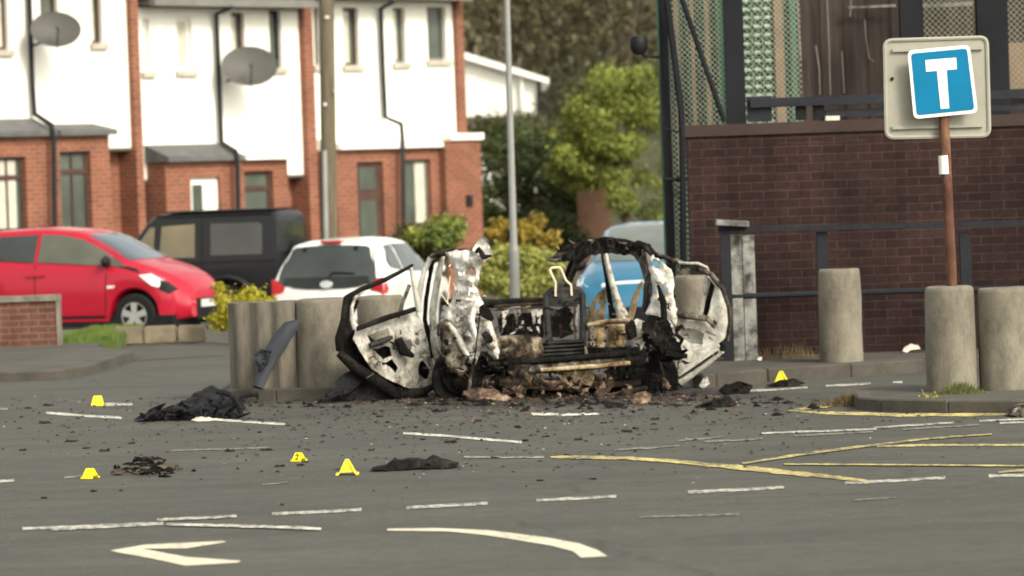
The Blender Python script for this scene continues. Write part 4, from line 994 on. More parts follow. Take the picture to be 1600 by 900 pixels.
# blue car behind the burnt one, nose towards the camera
th = R(-97); rot = Matrix.Rotation(th, 3, 'Z'); rc = W(1003, 450, 46.5); loc = rc - rot @ Vector((1.73, 0, 0)); loc.z = -.24
HB = dict(HATCH); HB['w'] = [(-1.73, .70), (-1.6, .80), (-1.2, .84), (.9, .85), (1.3, .84), (1.55, .78), (1.73, .62)]
HB['wr'] = [(x, y + .03) for x, y in HATCH['wr']]
bl = Car('blue_car', 'bright blue car parked beyond the burnt wreck', loc, th, HB, 'blue_paint'); bl.wheels()
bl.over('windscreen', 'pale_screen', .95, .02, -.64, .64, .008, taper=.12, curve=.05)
for sd in (-1, 1):
    bl.side('side_window', 'car_glass', [(.92, .945), (.48, 1.19), (.22, 1.315), (-.04, 1.375), (-.9, 1.38), (-1.2, 1.28), (-1.2, 1.05)], sd)
    bl.side('headlight', 'lamp_clear', [(1.20, .82), (1.30, .85), (1.52, .74), (1.58, .62), (1.40, .66)], sd, .014); bl.mirror(.66, .96, 'black_trim', sd)
bl.over('bonnet_edge', 'lamp_clear', 1.60, 1.56, -.50, .50, .010)
m = MB(); m.bb(1.70, 1.745, -.40, .40, .24, .48); m.build('lower_grille', 'black_trim', bl.t, local=True)

# ------------------------------------------------------------------ right: wall, fence, beam, railing
Yw = 36.0
t = thing('brick_wall', Vector((3.4, Yw, .1)), 'dark brown painted brick wall behind the railing', 'wall')
p, q = W(1080, 400, Yw), W(1700, 400, Yw); zt = W(1340, 187, Yw).z
m = MB(); m.bb(p.x, q.x, Yw, Yw + .34, .10, zt - .11); m.build('brickwork', 'dark_brick', t)
m = MB(); m.bb(p.x - .02, q.x, Yw - .025, Yw + .37, zt - .108, zt); m.build('coping', 'coping', t)
# steel beam and boxes resting on the wall
t = thing('steel_beam', Vector((W(1290, 160, 36.2).x, 36.2, zt)), 'dark steel beam on short blocks along the top of the brick wall', 'steel beam')
def wb(m, x0, x1, y0, y1, Y, d):
    a, b = W(x0, (y0 + y1) / 2, Y), W(x1, (y0 + y1) / 2, Y); m.bb(a.x, b.x, Y, Y + d, W((x0 + x1) / 2, y1, Y).z, W((x0 + x1) / 2, y0, Y).z)
m = MB(); wb(m, 1172, 1640, 146, 160, 36.1, .2); m.build('beam', 'beam_steel', t)
m = MB(); wb(m, 1168, 1206, 150.5, 190, 36.15, .12); m.bm.normal_update(); m.build('support_block', 'beam_steel', t)
for x in (1244, 1272): m = MB(); wb(m, x, x + 16, 160, 187, 36.15, .12); m.build('support_block', 'steel_dark', t)
m = MB(); wb(m, 1290, 1640, 166, 177, 36.16, .1); m.build('lower_rail', 'beam_steel', t)
m = MB(); wb(m, 1290, 1312, 181, 188, 36.05, .1); tag(m.build('pale_block', 'pale_bits'), 'small pale block lying on top of the dark wall under the beam', 'block')
# security fence
Ysht0 = 39.35
Yf = 38.5
t = thing('security_fence', Vector((W(1040, 400, Yf).x, Yf, 0)), 'tall wire mesh security fence with dark steel posts above the brick wall', 'fence')
m = MB(); x0, x1 = W(1040, 200, Yf).x, W(1256, 200, Yf).x; z0, z1 = 0.3, 4.6; sp_ = .055
k = x0 - (z1 - z0)
while k < x1:
    for sg in (1, -1):
        a0, a1 = (k, k + (z1 - z0))
        lo_, hi_ = max(a0, x0), min(a1, x1)
        if hi_ - lo_ > .02:
            za, zb2 = z0 + lo_ - a0, z0 + hi_ - a0
            if sg < 0: za, zb2 = z1 - (lo_ - a0), z1 - (hi_ - a0)
            m.sweep([(lo_, Yf + .004 * sg, za), (hi_, Yf + .004 * sg, zb2)], .0042, n=4, cap=False)
    k += sp_ * 1.0
m.build('wire_mesh', 'wire', t)
for xa, xb in ((1440, 1524), (1572, 1640)):
    m = MB(); x0, x1 = W(xa, 80, Yf).x, W(xb, 80, Yf).x; z0, z1 = 2.5, 4.6; k = x0 - (z1 - z0)
    while k < x1:
        for sg in (1, -1):
            lo_, hi_ = max(k, x0), min(k + z1 - z0, x1)
            if hi_ - lo_ > .02:
                za, zb2 = (z0 + lo_ - k, z0 + hi_ - k) if sg > 0 else (z1 - lo_ + k, z1 - hi_ + k)
                m.sweep([(lo_, Yf + .004 * sg, za), (hi_, Yf + .004 * sg, zb2)], .0036, n=4, cap=False)
        k += .06
    m.build('wire_mesh', 'wire', t)
for pts_ in ([(1246, -10), (1249, 60), (1251, 92)], [(1292, -10), (1294, 70), (1297, 148)], [(1274, 70), (1279, 110), (1281, 148)], [(1350, 30), (1354, 60), (1358, 92), (1366, 96)], [(1330, -10), (1328, 26)], [(1316, 80), (1319, 146)]):
    m = MB(); m.sweep([W(x, y, Ysht0 - .1) for x, y in pts_], .010, n=6, wob=.012); m.build('hanging_strip', 'strip', t)
def post(px0, px1, y0, y1, Y, d, name='post', mat='steel_dark'):
    m = MB(); a, b = W(px0, y0, Y), W(px1, y0, Y); lean = W((px0 + px1) / 2, y1, Y).x * 0
    m.bb(a.x, b.x, Y, Y + d, W(px0, y1, Y).z, W(px0, y0, Y).z); return m.build(name, mat, t)
post(1026, 1040, -60, 470, Yf - .05, .1); post(1128, 1158, -60, 200, Yf - .06, .16)
post(1404, 1440, -60, 200, Yf - .06, .16); post(1524, 1572, -60, 200, Yf - .06, .16)
def brace(pts, r=.035, mat='steel_dark', name='brace'):
    m = MB(); m.sweep([W(x, y, Y) for x, y, Y in pts], r, n=8); return m.build(name, mat, t, smooth=True)
brace([(1036, -40, 38.3), (1050, 60, 38.3), (1064, 170, 38.3), (1066, 210, 38.3), (1068, 420, 38.3)]); brace([(1052, -40, 38.2), (1132, 190, 38.2)], .028)
brace([(1036, 280, 38.35), (1080, 281, 38.35)], .02, name='cross_rail'); brace([(1036, 200, 38.3), (1056, 206, 38.3), (1078, 203, 38.3)], .009, name='cable')
# sheeting behind the fence
Ysht = 39.4
def sheet(name, label, x0, x1, mat, pitch=.16, depth=.05, Y=Ysht, ztop=4.9):
    a, b = W(x0, 150, Y).x, W(x1, 150, Y).x; m = MB(); n = max(2, int((b - a) / pitch * 8)); pf = []
    for i in range(n + 1):
        x = a + (b - a) * i / n; ph = ((x - a) / pitch) % 1; y = Y + (0 if ph < .35 else depth if .5 < ph < .85 else depth * ((ph - .35) / .15 if ph <= .5 else (1 - ph) / .15)); pf.append((x, y))
    m.prism([Vector((x, y, .05)) for x, y in pf] + [Vector((x, y + .012, .05)) for x, y in pf[::-1]], (0, 0, ztop - .05))
    return tag(m.build(name, mat), label, 'sheeting')
sheet('corrugated_sheeting', 'green corrugated sheeting behind the mesh at its left end', 1030, 1150, 'sheet_green', .20, .07)
sheet('corrugated_sheeting', 'narrow green corrugated sheet beside the beige battens', 1206, 1250, 'sheet_green', .20, .05)
sheet('corrugated_sheeting', 'brown ribbed sheeting above the steel beam behind the road sign', 1250, 1420, 'sheet_brown', .24, .02)
sheet('corrugated_sheeting', 'brown ribbed sheeting at the right edge behind the dark posts', 1422, 1660, 'sheet_brown', .30, .02)
for x, lab, w_ in ((1060, 'pale', .05), (1085, 'pale', .04), (1108, 'pale', .04), (1220, 'beige', .09)):
    p = W(x, 150, Ysht - .08); m = MB(); m.bb(p.x - w_ / 2, p.x + w_ / 2, Ysht - .1, Ysht - .03, .05, 4.8)
    tag(m.build('timber_batten', 'sheet_beige'), {1060: 'beige batten left of all battens behind the green mesh', 1085: 'beige batten behind the mesh between two other thin battens', 1108: 'thin beige batten next to the broad dark fence post', 1220: 'wide beige batten between two green sheets'}[x], 'batten')
# pale corrugated mesh roll
m = MB(); a, b = W(1158, 100, Ysht - .05).x, W(1208, 100, Ysht - .05).x; n = 3
for c in range(n):
    xa, xb = a + (b - a) * c / n + .012, a + (b - a) * (c + 1) / n - .012
    z = 1.9; i = 0
    while z < 4.8:
        pts = [(xa, Ysht - .02, z), (xa * .7 + xb * .3, Ysht - .11, z + .012), (xa * .3 + xb * .7, Ysht - .11, z + .012), (xb, Ysht - .02, z)]
        m.sweep(pts, .020, .012, n=6); z += .088; i += 1
    m.sweep([(xa, Ysht - .02, 1.88), (xa, Ysht - .02, 4.8)], .012, n=6)
tag(m.build('mesh_panel', 'pale_stack'), 'pale green ridged mesh panel right of the broad dark post', 'mesh panel')
sheet('corrugated_sheeting', 'green backing sheet behind the pale ridged mesh panel', 1151, 1205, 'sheet_green', .20, .03)
p = W(1585, 90, 39.2); m = MB(); wb(m, 1573, 1640, 66, 138, 39.2, .05); tag(m.build('beige_board', 'sheet_beige'), 'beige board behind the mesh at the right edge', 'board')
for i, (x0_, x1_, yy0, yy1) in enumerate(((1325, 1400, 8, 12), (1432, 1520, 4, 10))):
    m = MB(); wb(m, x0_, x1_, yy0, yy1, 39.25, .03); tag(m.build('steel_angle', 'rail_pale'), ('grey steel angle strip left of the tall dark post', 'grey steel angle strip between the two dark posts')[i], 'steel strip')
# security camera
c = W(998, 72, 38.4); t = thing('security_camera', c, 'black dome security camera on the mesh fence post', 'camera')
m = MB(); m.lathe([(0, -.09), (.06, -.075), (.085, -.03), (.09, .02), (.09, .07), (.07, .10), (0, .11)], c, 20); m.build('housing', 'black_trim', t, smooth=True)
m = MB(); m.sweep([W(1003, 85, 38.4), W(1010, 88, 38.4), W(1030, 89, 38.45)], .016, n=8); m.build('bracket', 'steel_dark', t, smooth=True)
# railing
Yr = 35.3
t = thing('guard_rail', Vector((W(1150, 560, Yr).x, Yr, .11)), 'dark navy two bar steel guard rail in front of the brick wall', 'railing')
m = MB(); m.sweep([W(1122, 358, Yr), W(1300, 355, Yr), W(1480, 351, Yr), W(1700, 346, Yr)], .032, .03, n=4); m.build('top_rail', 'rail_paint', t)
m = MB(); m.sweep([W(1122, 462, Yr - .02), W(1150, 463, Yr), W(1300, 458, Yr), W(1480, 453, Yr), W(1700, 448, Yr)], .028, .028, n=8); m.build('lower_rail', 'rail_paint', t, smooth=True)
for x in (1284, 1508):
    a = W(x, 362, Yr + .04); m = MB(); m.bb(a.x - .05, a.x + .05, Yr + .04, Yr + .10, .11, a.z); m.build('post', 'rail_paint', t)
m = MB(); a = W(1146, 354, Yr - .2); m.box((a.x, Yr + .02, a.z + .03), (.30, .30, .05), Matrix.Rotation(.08, 3, 'Y')); m.build('post_cap', 'rail_pale', t)
m = MB(); a, b = W(1126, 370, Yr - .05).x, W(1140, 370, Yr - .05).x; m.bb(a, b, Yr - .05, Yr + .02, .11, W(1130, 362, Yr).z); m.build('post', 'rail_paint', t)
m = MB(); a, b = W(1141, 370, Yr).x, W(1178, 370, Yr).x; m.bb(a, a + .10, Yr - .02, Yr + .03, .11, W(1150, 366, Yr).z); m.bb(a + .108, b, Yr - .01, Yr + .04, .11, W(1150, 368, Yr).z); m.build('end_plate', 'rail_pale', t)

# ------------------------------------------------------------------ bollards and concrete blocks
def bollard(px, top, bot, Y, r, label, z=.1, lean=0.0, mat='concrete', seed=0):
    c = W(px, bot, Y); zt_ = W(px, top, Y).z; h_ = zt_ - z
    m = MB(); m.lathe([(r * 1.0, 0), (r * 1.01, h_ * .05), (r * .99, h_ * .35), (r * .97, h_ * .7), (r * .955, h_ * .955), (r * .92, h_ * .99), (r * .86, h_)], (c.x, Y, z), 40, wob=.012, seed=seed)
    return tag(m.build('bollard', mat, smooth=True, ang=50), label, 'bollard', 'concrete bollards')
bollard(1488, 447, 608, 29.9, .20, 'round concrete bollard carrying the rusty sign post', .09, seed=1)
bollard(1573, 449, 608, 29.9, .212, 'round concrete bollard at the right edge beside the sign bollard', .09, seed=2)
bollard(1315, 420, 560, 34.5, .197, 'round concrete bollard standing alone in front of the railing', .11, seed=3)
bollard(508, 466, 603, 33.55, .235, 'fat stained concrete bollard right of the ribbed block', .1, mat='concrete', seed=4)
bollard(598, 462, 600, 34.9, .22, 'concrete bollard seen through the open left car door', .1, seed=5)
bollard(1086, 430, 590, 35.4, .17, 'concrete bollard seen through the open right car door', .1, seed=6)
# ribbed block on the left
Yb = 33.45; x0, x1 = W(357, 540, Yb).x, W(462, 540, Yb).x; zt = W(405, 473, Yb).z
m = MB(); nn = 60; pf = []
for i in range(nn + 1):
    u = i / nn; x = x0 + (x1 - x0) * u; pf.append(Vector((x, Yb + .025 * math.cos(u * 2 * math.pi * 3.2) + .05 * (2 * u - 1) ** 4, .1)))
m.prism(pf + [Vector((x1, Yb + .45, .1)), Vector((x0, Yb + .45, .1))], (0, 0, zt - .1))
tag(m.build('concrete_block', 'concrete_dark'), 'ribbed brown stained concrete block left of the fat bollard', 'concrete block')

# ------------------------------------------------------------------ road sign
Ys = 29.9
t = thing('road_sign', Vector((W(1487, 446, Ys).x, Ys, .8)), 'tilted blue dead end road sign on a rusty post with a grey plate behind', 'road sign')
m = MB(); m.sweep([W(1488, 452, Ys), W(1483, 350, Ys), W(1475, 185, Ys), W(1470, 90, Ys)], .040, n=14); m.build('post', 'rust_post', t, smooth=True)
def rounded(cs, r, n=5):
    out = []
    for i in range(4):
        p, a, b = Vector(cs[i]), Vector(cs[i - 1]), Vector(cs[(i + 1) % 4]); u, v_ = (a - p).normalized(), (b - p).normalized()
        for k in range(n + 1):
            q = k / n; p0_, p1_ = p + u * r, p + v_ * r
            out.append((p0_ * (1 - q) ** 2 + p * 2 * q * (1 - q) + p1_ * q ** 2))
    return out
bp = rounded([W(1382, 63, Ys + .06), W(1542, 58, Ys + .06), W(1546, 212, Ys + .06), W(1385, 215, Ys + .06)], .06)
m = MB(); m.prism(bp, (0, .012, 0)); bkp = m.build('back_plate', 'sign_back', t)
bp2 = rounded([W(1382, 63, Ys + .06), W(1542, 58, Ys + .06), W(1546, 212, Ys + .06), W(1385, 215, Ys + .06)], .06)
m = MB(); m.sweep([p + Vector((0, -.006, 0)) for p in bp2 + bp2[:1]], .016, .010, n=6, cap=False); m.build('plate_rim', 'sign_white' if False else 'sign_back', bkp)
for y in (78, 199):
    m = MB(); m.sweep([W(1394, y + 1, Ys + .045), W(1535, y - 3, Ys + .045)], .016, .016, n=4); m.build('channel', 'sign_back', bkp)
m = MB(); q = W(1394, 123, Ys + .055); m.lathe([(.015, -.004), (.012, -.012), (0, -.014)], q, 10, 'y'); m.build('bolt', 'black_trim', bkp)
pl = [W(1418, 79, Ys - .06), W(1515, 70, Ys - .06), W(1528, 176, Ys - .06), W(1428, 186, Ys - .06)]
m = MB(); m.prism(rounded(pl, .045), (0, .006, 0)); sp0 = m.build('sign_plate', 'sign_white', t)
cn = sum(pl, Vector()) / 4; inn = [cn + (p - cn) * .905 for p in pl]; inn = [p + Vector((0, -.003, 0)) for p in inn]
m = MB(); m.prism(rounded(inn, .03), (0, .002, 0)); m.build('blue_panel', 'sign_blue', sp0)
for nm, cs in (('symbol_bar', [(1446, 94), (1494, 90), (1495, 108), (1447, 112)]), ('symbol_stem', [(1464, 110.5), (1479, 109.5), (1483, 169), (1470, 170)])):
    m = MB(); m.prism([W(x, y, Ys - .066) for x, y in cs], (0, .0025, 0)); m.build(nm, 'sign_white', sp0)
m = MB()
for y in (92, 168): m.sweep([W(1452, y, Ys - .03), W(1500, y - 3, Ys - .03)], .016, .022, n=4)
m.build('clamp', 'rust_post', t)
m = MB(); m.sweep([W(1475, 243, Ys), W(1476.5, 272, Ys)], .046, n=14); m.build('sticker', 'sticker', t, smooth=True)

# ------------------------------------------------------------------ the burnt-out car
wr = thing('burnt_car', W(870, 618, 32.6), 'burnt out car shell with both rear doors hanging open on the road', 'car wreck')
wr.location.z = 0
def Yline(x0, Y0, x1, Y1):
    return lambda x, y: W(x, y, Y0 + (Y1 - Y0) * (x - x0) / (x1 - x0))
def plate(name, mat, outline, fmap, holes=(), parent=None, label=None, **kw):
    m = MB(); m.plate(outline, list(holes), fmap, **kw); o = m.build(name, mat, parent or wr, smooth=True, ang=55)
    if label: o['label'] = label
    return o
def strip(name, mat, pts, w_, th_=None, parent=None, n=8, wob=.004, k=4):
    P = [W(x, y, Y) for x, y, Y in pts]; Q = []
    for i in range(len(P) - 1):
        for j in range(k): Q.append(P[i].lerp(P[i + 1], j / k))
    Q.append(P[-1])
    def ex(a):
        if not hasattr(a, '__len__'): return a
        r_ = []
        for i in range(len(a) - 1):
            for j in range(k): r_.append(a[i] + (a[i + 1] - a[i]) * j / k)
        return r_ + [a[-1]]
    m = MB(); m.sweep(Q, ex(w_), ex(th_) if th_ is not None else None, n=n, wob=wob); return m.build(name, mat, parent or wr, smooth=True, ang=60)
def oval(cx, cy, rx, ry, n=14, rot=0):
    return [(cx + rx * math.cos(a) * math.cos(rot) - ry * math.sin(a) * math.sin(rot), cy + rx * math.cos(a) * math.sin(rot) + ry * math.sin(a) * math.cos(rot)) for a in [2 * math.pi * i / n for i in range(n)]]
# left rear door
fL = Yline(690, 33.25, 530, 32.75)
dL = plate('rear_door', 'burnt_pale', [(556, 512), (575, 506), (610, 499), (650, 486), (660, 505), (668, 535), (678, 570), (684, 597), (672, 607), (640, 606), (605, 592), (580, 576), (562, 548), (552, 530)], fL,
     [[(573, 524), (588, 518), (607, 513), (612, 528), (603, 533), (580, 541)], [(582, 546), (600, 540), (608, 536), (612, 556), (598, 562)], oval(634, 543, 9, 14, 12, .5), oval(652, 534, 4, 6, 8), oval(662, 578, 8.5, 15, 14, -.1), [(600, 568), (612, 561), (622, 575), (618, 584)], oval(651, 522, 2.5, 3.5, 6)], thick=.09, amp=.025, seed=2.0, maxlen=8)
dL['label'] = 'left rear door with pale burnt inner panel'
fLb = Yline(690, 33.36, 530, 32.88)
plate('door_skin', 'soot', [(546, 462), (560, 470), (553, 495), (556, 512), (600, 540), (660, 560), (684, 598), (664, 620), (628, 627), (590, 604), (547, 573), (530, 552), (527, 534), (533, 508), (539, 478)], fLb, parent=dL, thick=.04, amp=.02, seed=3.0)
strip('window_frame', 'soot', [(531, 548, 32.78), (529, 528, 32.75), (537, 498, 32.74), (541, 466, 32.74), (566, 452, 32.8), (602, 437, 32.95), (644, 415, 33.1)], [.034, .036, .030, .028, .025, .022, .014], .03, dL)
strip('frame_liner', 'burnt_pale', [(556, 514, 32.76), (550, 500, 32.74), (550, 480, 32.73), (556, 464, 32.74), (570, 455, 32.8)], [.03, .022, .015, .012, .008], .02, dL)
strip('frame_upright', 'burnt_pale', [(642, 418, 33.1), (648, 450, 33.12), (655, 486, 33.14)], [.016, .022, .03], .03, dL)
strip('quarter_bar', 'burnt_grey', [(640, 445, 33.1), (630, 470, 33.1), (622, 498, 33.05)], .018, .02, dL)
strip('window_rail', 'soot', [(558, 514, 32.74), (600, 498, 32.86), (648, 483, 33.02)], [.022, .028, .022], .03, dL)
strip('door_sill', 'soot', [(530, 552, 32.74), (555, 575, 32.76), (590, 597, 32.84), (625, 620, 32.92), (660, 612, 33.0), (684, 600, 33.1)], [.036, .05, .058, .048, .036, .025], .045, dL)
strip('window_motor', 'soot_grey', [(578, 540, 32.86), (596, 534, 32.9), (612, 527, 32.95)], [.025, .03, .02], .03, dL)
strip('window_motor', 'soot', [(622, 530, 32.95), (630, 548, 32.98), (646, 556, 33.0)], [.04, .05, .02], .04, dL)
strip('hanging_trim', 'black_plastic', [(512, 622, 32.7), (540, 600, 32.8), (560, 585, 32.85)], [.03, .09, .07], .03, dL)
plate('burnt_trim', 'black_plastic', [(508, 627), (528, 604), (545, 580), (560, 590), (590, 606), (625, 628), (580, 629), (540, 628)], Yline(500, 32.85, 700, 33.0), parent=dL, thick=.05, amp=.04, seed=5.0)
# left centre pillar: two curved strips
p_ = strip('centre_pillar', 'burnt_pale', [(652, 488, 33.2), (655, 460, 33.2), (662, 425, 33.2), (672, 404, 33.2), (684, 398, 33.2)], [.03, .028, .024, .028, .02], .03)
p_['label'] = 'left centre pillar'
strip('pillar_flange', 'burnt_pale', [(692, 398, 33.18), (686, 425, 33.18), (680, 460, 33.18), (676, 490, 33.18), (678, 530, 33.16), (686, 575, 33.12), (692, 612, 33.08), (696, 628, 33.05)], [.022, .032, .032, .034, .034, .032, .03, .022], .03, p_)
strip('pillar_web', 'soot', [(676, 402, 33.23), (672, 430, 33.23), (666, 465, 33.23), (664, 500, 33.23), (676, 560, 33.2)], [.03, .018, .02, .02, .02], .015, p_)
strip('roof_stub', 'burnt_grey', [(676, 400, 33.2), (700, 394, 33.0), (735, 392, 32.8)], [.022, .03, .03], .04, p_)
# left quarter panel: ash-white crumpled stump
qL = plate('quarter_panel', 'ash_white', [(694, 396), (712, 391), (733, 392), (740, 396), (752, 398), (757, 406), (750, 424), (745, 450), (752, 468), (765, 496), (774, 525), (781, 548), (778, 562), (766, 557), (757, 540), (748, 556), (742, 572), (728, 566), (712, 556), (698, 540), (686, 520), (688, 500), (697, 484), (706, 470), (712, 445), (710, 420), (702, 404)],
     Yline(690, 32.9, 780, 32.55), [oval(737, 424, 3, 6, 8, -.2)], thick=.16, amp=.075, bulge=.06, bd=10, seed=7.0, maxlen=6)
qL['label'] = 'ash white crumpled left rear quarter'
plate('torn_flap', 'ash_white', [(735, 396), (744, 380), (752, 370), (763, 376), (766, 390), (770, 400), (757, 410), (748, 402)], Yline(735, 32.72, 770, 32.6), parent=qL, thick=.03, amp=.06, seed=8.0, maxlen=5)
strip('torn_flap', 'soot', [(742, 398, 32.6), (748, 388, 32.6), (756, 402, 32.58), (768, 400, 32.56)], [.012, .02, .025, .01], .02, qL)
plate('wheel_arch', 'arch_smoke', [(686, 505), (697, 497), (712, 512), (724, 545), (730, 575), (722, 590), (705, 580), (690, 560)], Yline(690, 32.8, 730, 32.7), parent=qL, thick=.06, amp=.05, bulge=.05, seed=9.0, maxlen=6)
strip('fold', 'ash_white', [(700, 505, 32.68), (712, 520, 32.66), (722, 540, 32.64), (734, 560, 32.62)], [.018, .03, .03, .015], .03, qL)
strip('fold', 'ash_white', [(744, 470, 32.55), (736, 500, 32.54), (744, 530, 32.53)], [.02, .03, .02], .03, qL)
strip('soot_flap', 'soot', [(752, 478, 32.52), (760, 490, 32.5), (770, 500, 32.5)], [.03, .05, .02], .02, qL)
strip('soot_flap', 'soot', [(756, 520, 32.52), (764, 530, 32.5), (770, 528, 32.5)], [.03, .045, .02], .02, qL)
strip('hanging_cable', 'soot', [(751, 485, 32.4), (746, 520, 32.4), (741, 570, 32.4), (738, 610, 32.4)], .007, None, qL, wob=.002)
m = MB(); m.blob(W(751, 485, 32.4), .018, 1, 1, .2); m.build('cable_plug', 'soot', qL)
strip('stray_wire', 'pale_wire', [(703, 432, 32.8), (701, 455, 32.8), (699, 475, 32.8)], .006, None, qL, wob=.002)
strip('stray_wire', 'pale_wire', [(688, 458, 32.8), (697, 470, 32.8), (705, 480, 32.8)], .006, None, qL, wob=.002)
# charred left wheel and suspension
c = W(722, 590, 32.9); m = MB(); m.lathe([(0, -.10), (.15, -.10), (.17, -.06), (.25, -.07), (.27, 0), (.25, .07), (.16, .07), (.0, .07)], c, 32, 'y', wob=.03)
lw = m.build('rear_wheel', 'soot', wr, smooth=True, ang=50)
m = MB(); m.blob(W(706, 590, 32.95), .17, 3, 4, .5, (.8, .6, 1.2)); m.build('charred_lump', 'soot', lw, smooth=True)
m = MB(); m.blob(W(745, 600, 32.8), .15, 3, 8, .55, (1.1, .6, .8)); m.build('charred_lump', 'soot', lw, smooth=True)
m = MB(); m.blob(W(776, 592, 32.85), .12, 3, 18, .55, (1.3, .6, .9)); m.build('charred_lump', 'soot', lw, smooth=True)
strip('suspension_arm', 'burnt_grey', [(742, 560, 32.5), (735, 590, 32.5), (732, 620, 32.5)], [.018, .014, .02], None, lw)
# boot floor
bf = plate('boot_floor', 'arch_smoke', [(762, 534), (780, 527), (815, 522), (846, 528), (850, 556), (835, 566), (800, 566), (772, 562)], Yline(760, 32.6, 850, 32.8), thick=.05, amp=.05, bulge=.06, seed=11.0)
m = MB(); m.bb(W(700, 600, 33.2).x, W(1040, 600, 33.2).x, 32.75, 35.6, .22, .27)
for v_ in m.bm.verts: v_.co.z += nz(v_.co, 2, 3) * .03
m.build('floor_pan', 'soot', wr)
m = MB(); m.bb(W(735, 560, 33.4).x, W(1015, 560, 33.4).x, 33.5, 33.54, .20, .36); m.build('back_panel', 'soot', wr)
# rear cross beam
cb = strip('rear_beam', 'burnt_grey', [(795, 577, 32.45), (850, 574, 32.45), (920, 569, 32.45), (1012, 559, 32.45)], [.055, .055, .055, .05], .06)
strip('beam_edge', 'rust_beige', [(845, 578, 32.37), (920, 573, 32.37), (985, 567, 32.37)], [.018, .02, .018], .015, cb)
strip('beam_edge', 'soot', [(800, 566, 32.4), (880, 561, 32.4), (1000, 550, 32.4)], [.03, .024, .03], .03, cb)
plate('beam_end', 'soot_mix', [(794, 564), (806, 558), (822, 560), (828, 572), (822, 588), (804, 592), (794, 582)], Yline(790, 32.38, 830, 32.38), parent=cb, thick=.12, amp=.03, seed=33.0)
plate('beam_end', 'soot', [(976, 548), (992, 541), (1004, 543), (1012, 556), (1004, 572), (982, 566)], Yline(970, 32.38, 1015, 32.38), parent=cb, thick=.1, amp=.03, seed=13.0)
plate('hanging_panel', 'rust_beige', [(862, 580), (926, 575), (929, 594), (918, 612), (896, 606), (880, 596)], Yline(860, 32.5, 930, 32.55), parent=cb, thick=.02, amp=.05, seed=14.0)
strip('exhaust', 'rust_beige', [(846, 585, 32.6), (845, 598, 32.6), (848, 615, 32.6)], .02, None, cb)
plate('torn_bracket', 'rust_beige', [(818, 588), (836, 583), (842, 595), (838, 606), (826, 604)], Yline(815, 32.5, 845, 32.5), parent=cb, thick=.02, amp=.04, seed=15.0)
plate('torn_bracket', 'rust', [(943, 580), (955, 574), (962, 590), (950, 612), (938, 615), (946, 596)], Yline(940, 32.5, 965, 32.5), parent=cb, thick=.02, amp=.04, seed=16.0)
for i in range(9):
    x = 850 + i * 16 + rnd.uniform(-4, 4); strip('dangling_shred', 'rust_beige' if i % 2 else 'soot', [(x, 574 - i * 1.2, 32.4), (x + rnd.uniform(-3, 3), 580 - i * 1.2 + rnd.uniform(2, 8), 32.4)], [.012, .005], .006, cb, k=2)
# front seat frame (left)
st = strip('seat_frame', 'soot_grey', [(858, 545, 33.6), (855, 500, 33.65), (853, 462, 33.7), (862, 454, 33.7), (905, 452, 33.7), (910, 462, 33.7), (911, 500, 33.65), (910, 550, 33.6)], [.035, .032, .03, .03, .03, .03, .03, .035], .035, wob=.003)
st['label'] = 'dark front seat frame with bare headrest wire'
strip('headrest_wire', 'pale_wire', [(868, 463, 33.66), (868, 442, 33.66), (859, 422, 33.66), (862, 418.5, 33.66), (874, 418, 33.66), (877, 421, 33.66), (884, 438, 33.66), (892, 445, 33.66), (893, 462, 33.66)], .011, None, st, wob=.001)
plate('seat_top', 'soot_grey', [(855, 456), (908, 454), (910, 474), (896, 478), (870, 480), (855, 478)], Yline(850, 33.67, 915, 33.67), parent=st, thick=.04, amp=.02, seed=17.0)
for i in range(4): strip('seat_slat', 'soot_grey', [(846, 537 + i * 6, 33.5), (880, 535 + i * 6, 33.5), (912, 533 + i * 6, 33.5)], .012, .012, st, wob=.002)
plate('seat_base', 'soot', [(843, 533), (912, 530), (914, 556), (843, 559)], Yline(840, 33.54, 915, 33.54), parent=st, thick=.06, amp=.02, seed=18.0)
strip('seat_spring', 'rust', [(898, 478, 33.64), (897, 500, 33.6), (899, 530, 33.55)], [.008, .01, .008], None, st); strip('seat_spring', 'ash_white', [(903, 480, 33.7), (902, 500, 33.7), (904, 525, 33.7)], [.012, .018, .01], .01, st)
plate('seat_back_panel', 'soot_mix', [(858, 480), (872, 484), (884, 478), (896, 492), (890, 508), (896, 522), (878, 528), (858, 526)], Yline(860, 34.4, 900, 34.4), [], parent=st, thick=.03, amp=.03, seed=30.0)
strip('seat_base_rail', 'soot_grey', [(778, 536, 33.3), (815, 540, 33.3), (848, 533, 33.4), (858, 527, 33.5)], [.02, .03, .03, .02], .03, st)
# dashboard
db = strip('dashboard', 'soot', [(690, 472, 35.2), (760, 474, 35.2), (852, 470, 35.2)], [.03, .04, .035], .1)
strip('dash_rail', 'burnt_grey', [(690, 485, 35.1), (770, 484, 35.1), (850, 480, 35.1)], [.008, .01, .008], .02, db)
strip('dash_rail', 'rust', [(772, 479, 35.0), (850, 474, 35.0)], .012, .02, db)
for x in (788, 808, 834, 843): plate('dash_bracket', 'burnt_grey' if x == 808 else 'burnt_pale', [(x - 5, 486), (x + 5 + (x % 3), 484), (x + 6, 490), (x + 2, 496), (x + 2, 512 - (x % 5) * 2), (x - 2, 514 - (x % 4) * 3), (x - 2, 498)], Yline(x - 10, 35.0, x + 10, 35.0), parent=db, thick=.03, amp=.03, seed=x * .1, maxlen=5)
plate('bulkhead', 'soot', [(776, 492), (850, 488), (850, 530), (800, 536), (782, 524)], Yline(770, 35.5, 850, 35.5), parent=db, thick=.03, amp=.04, seed=19.0)
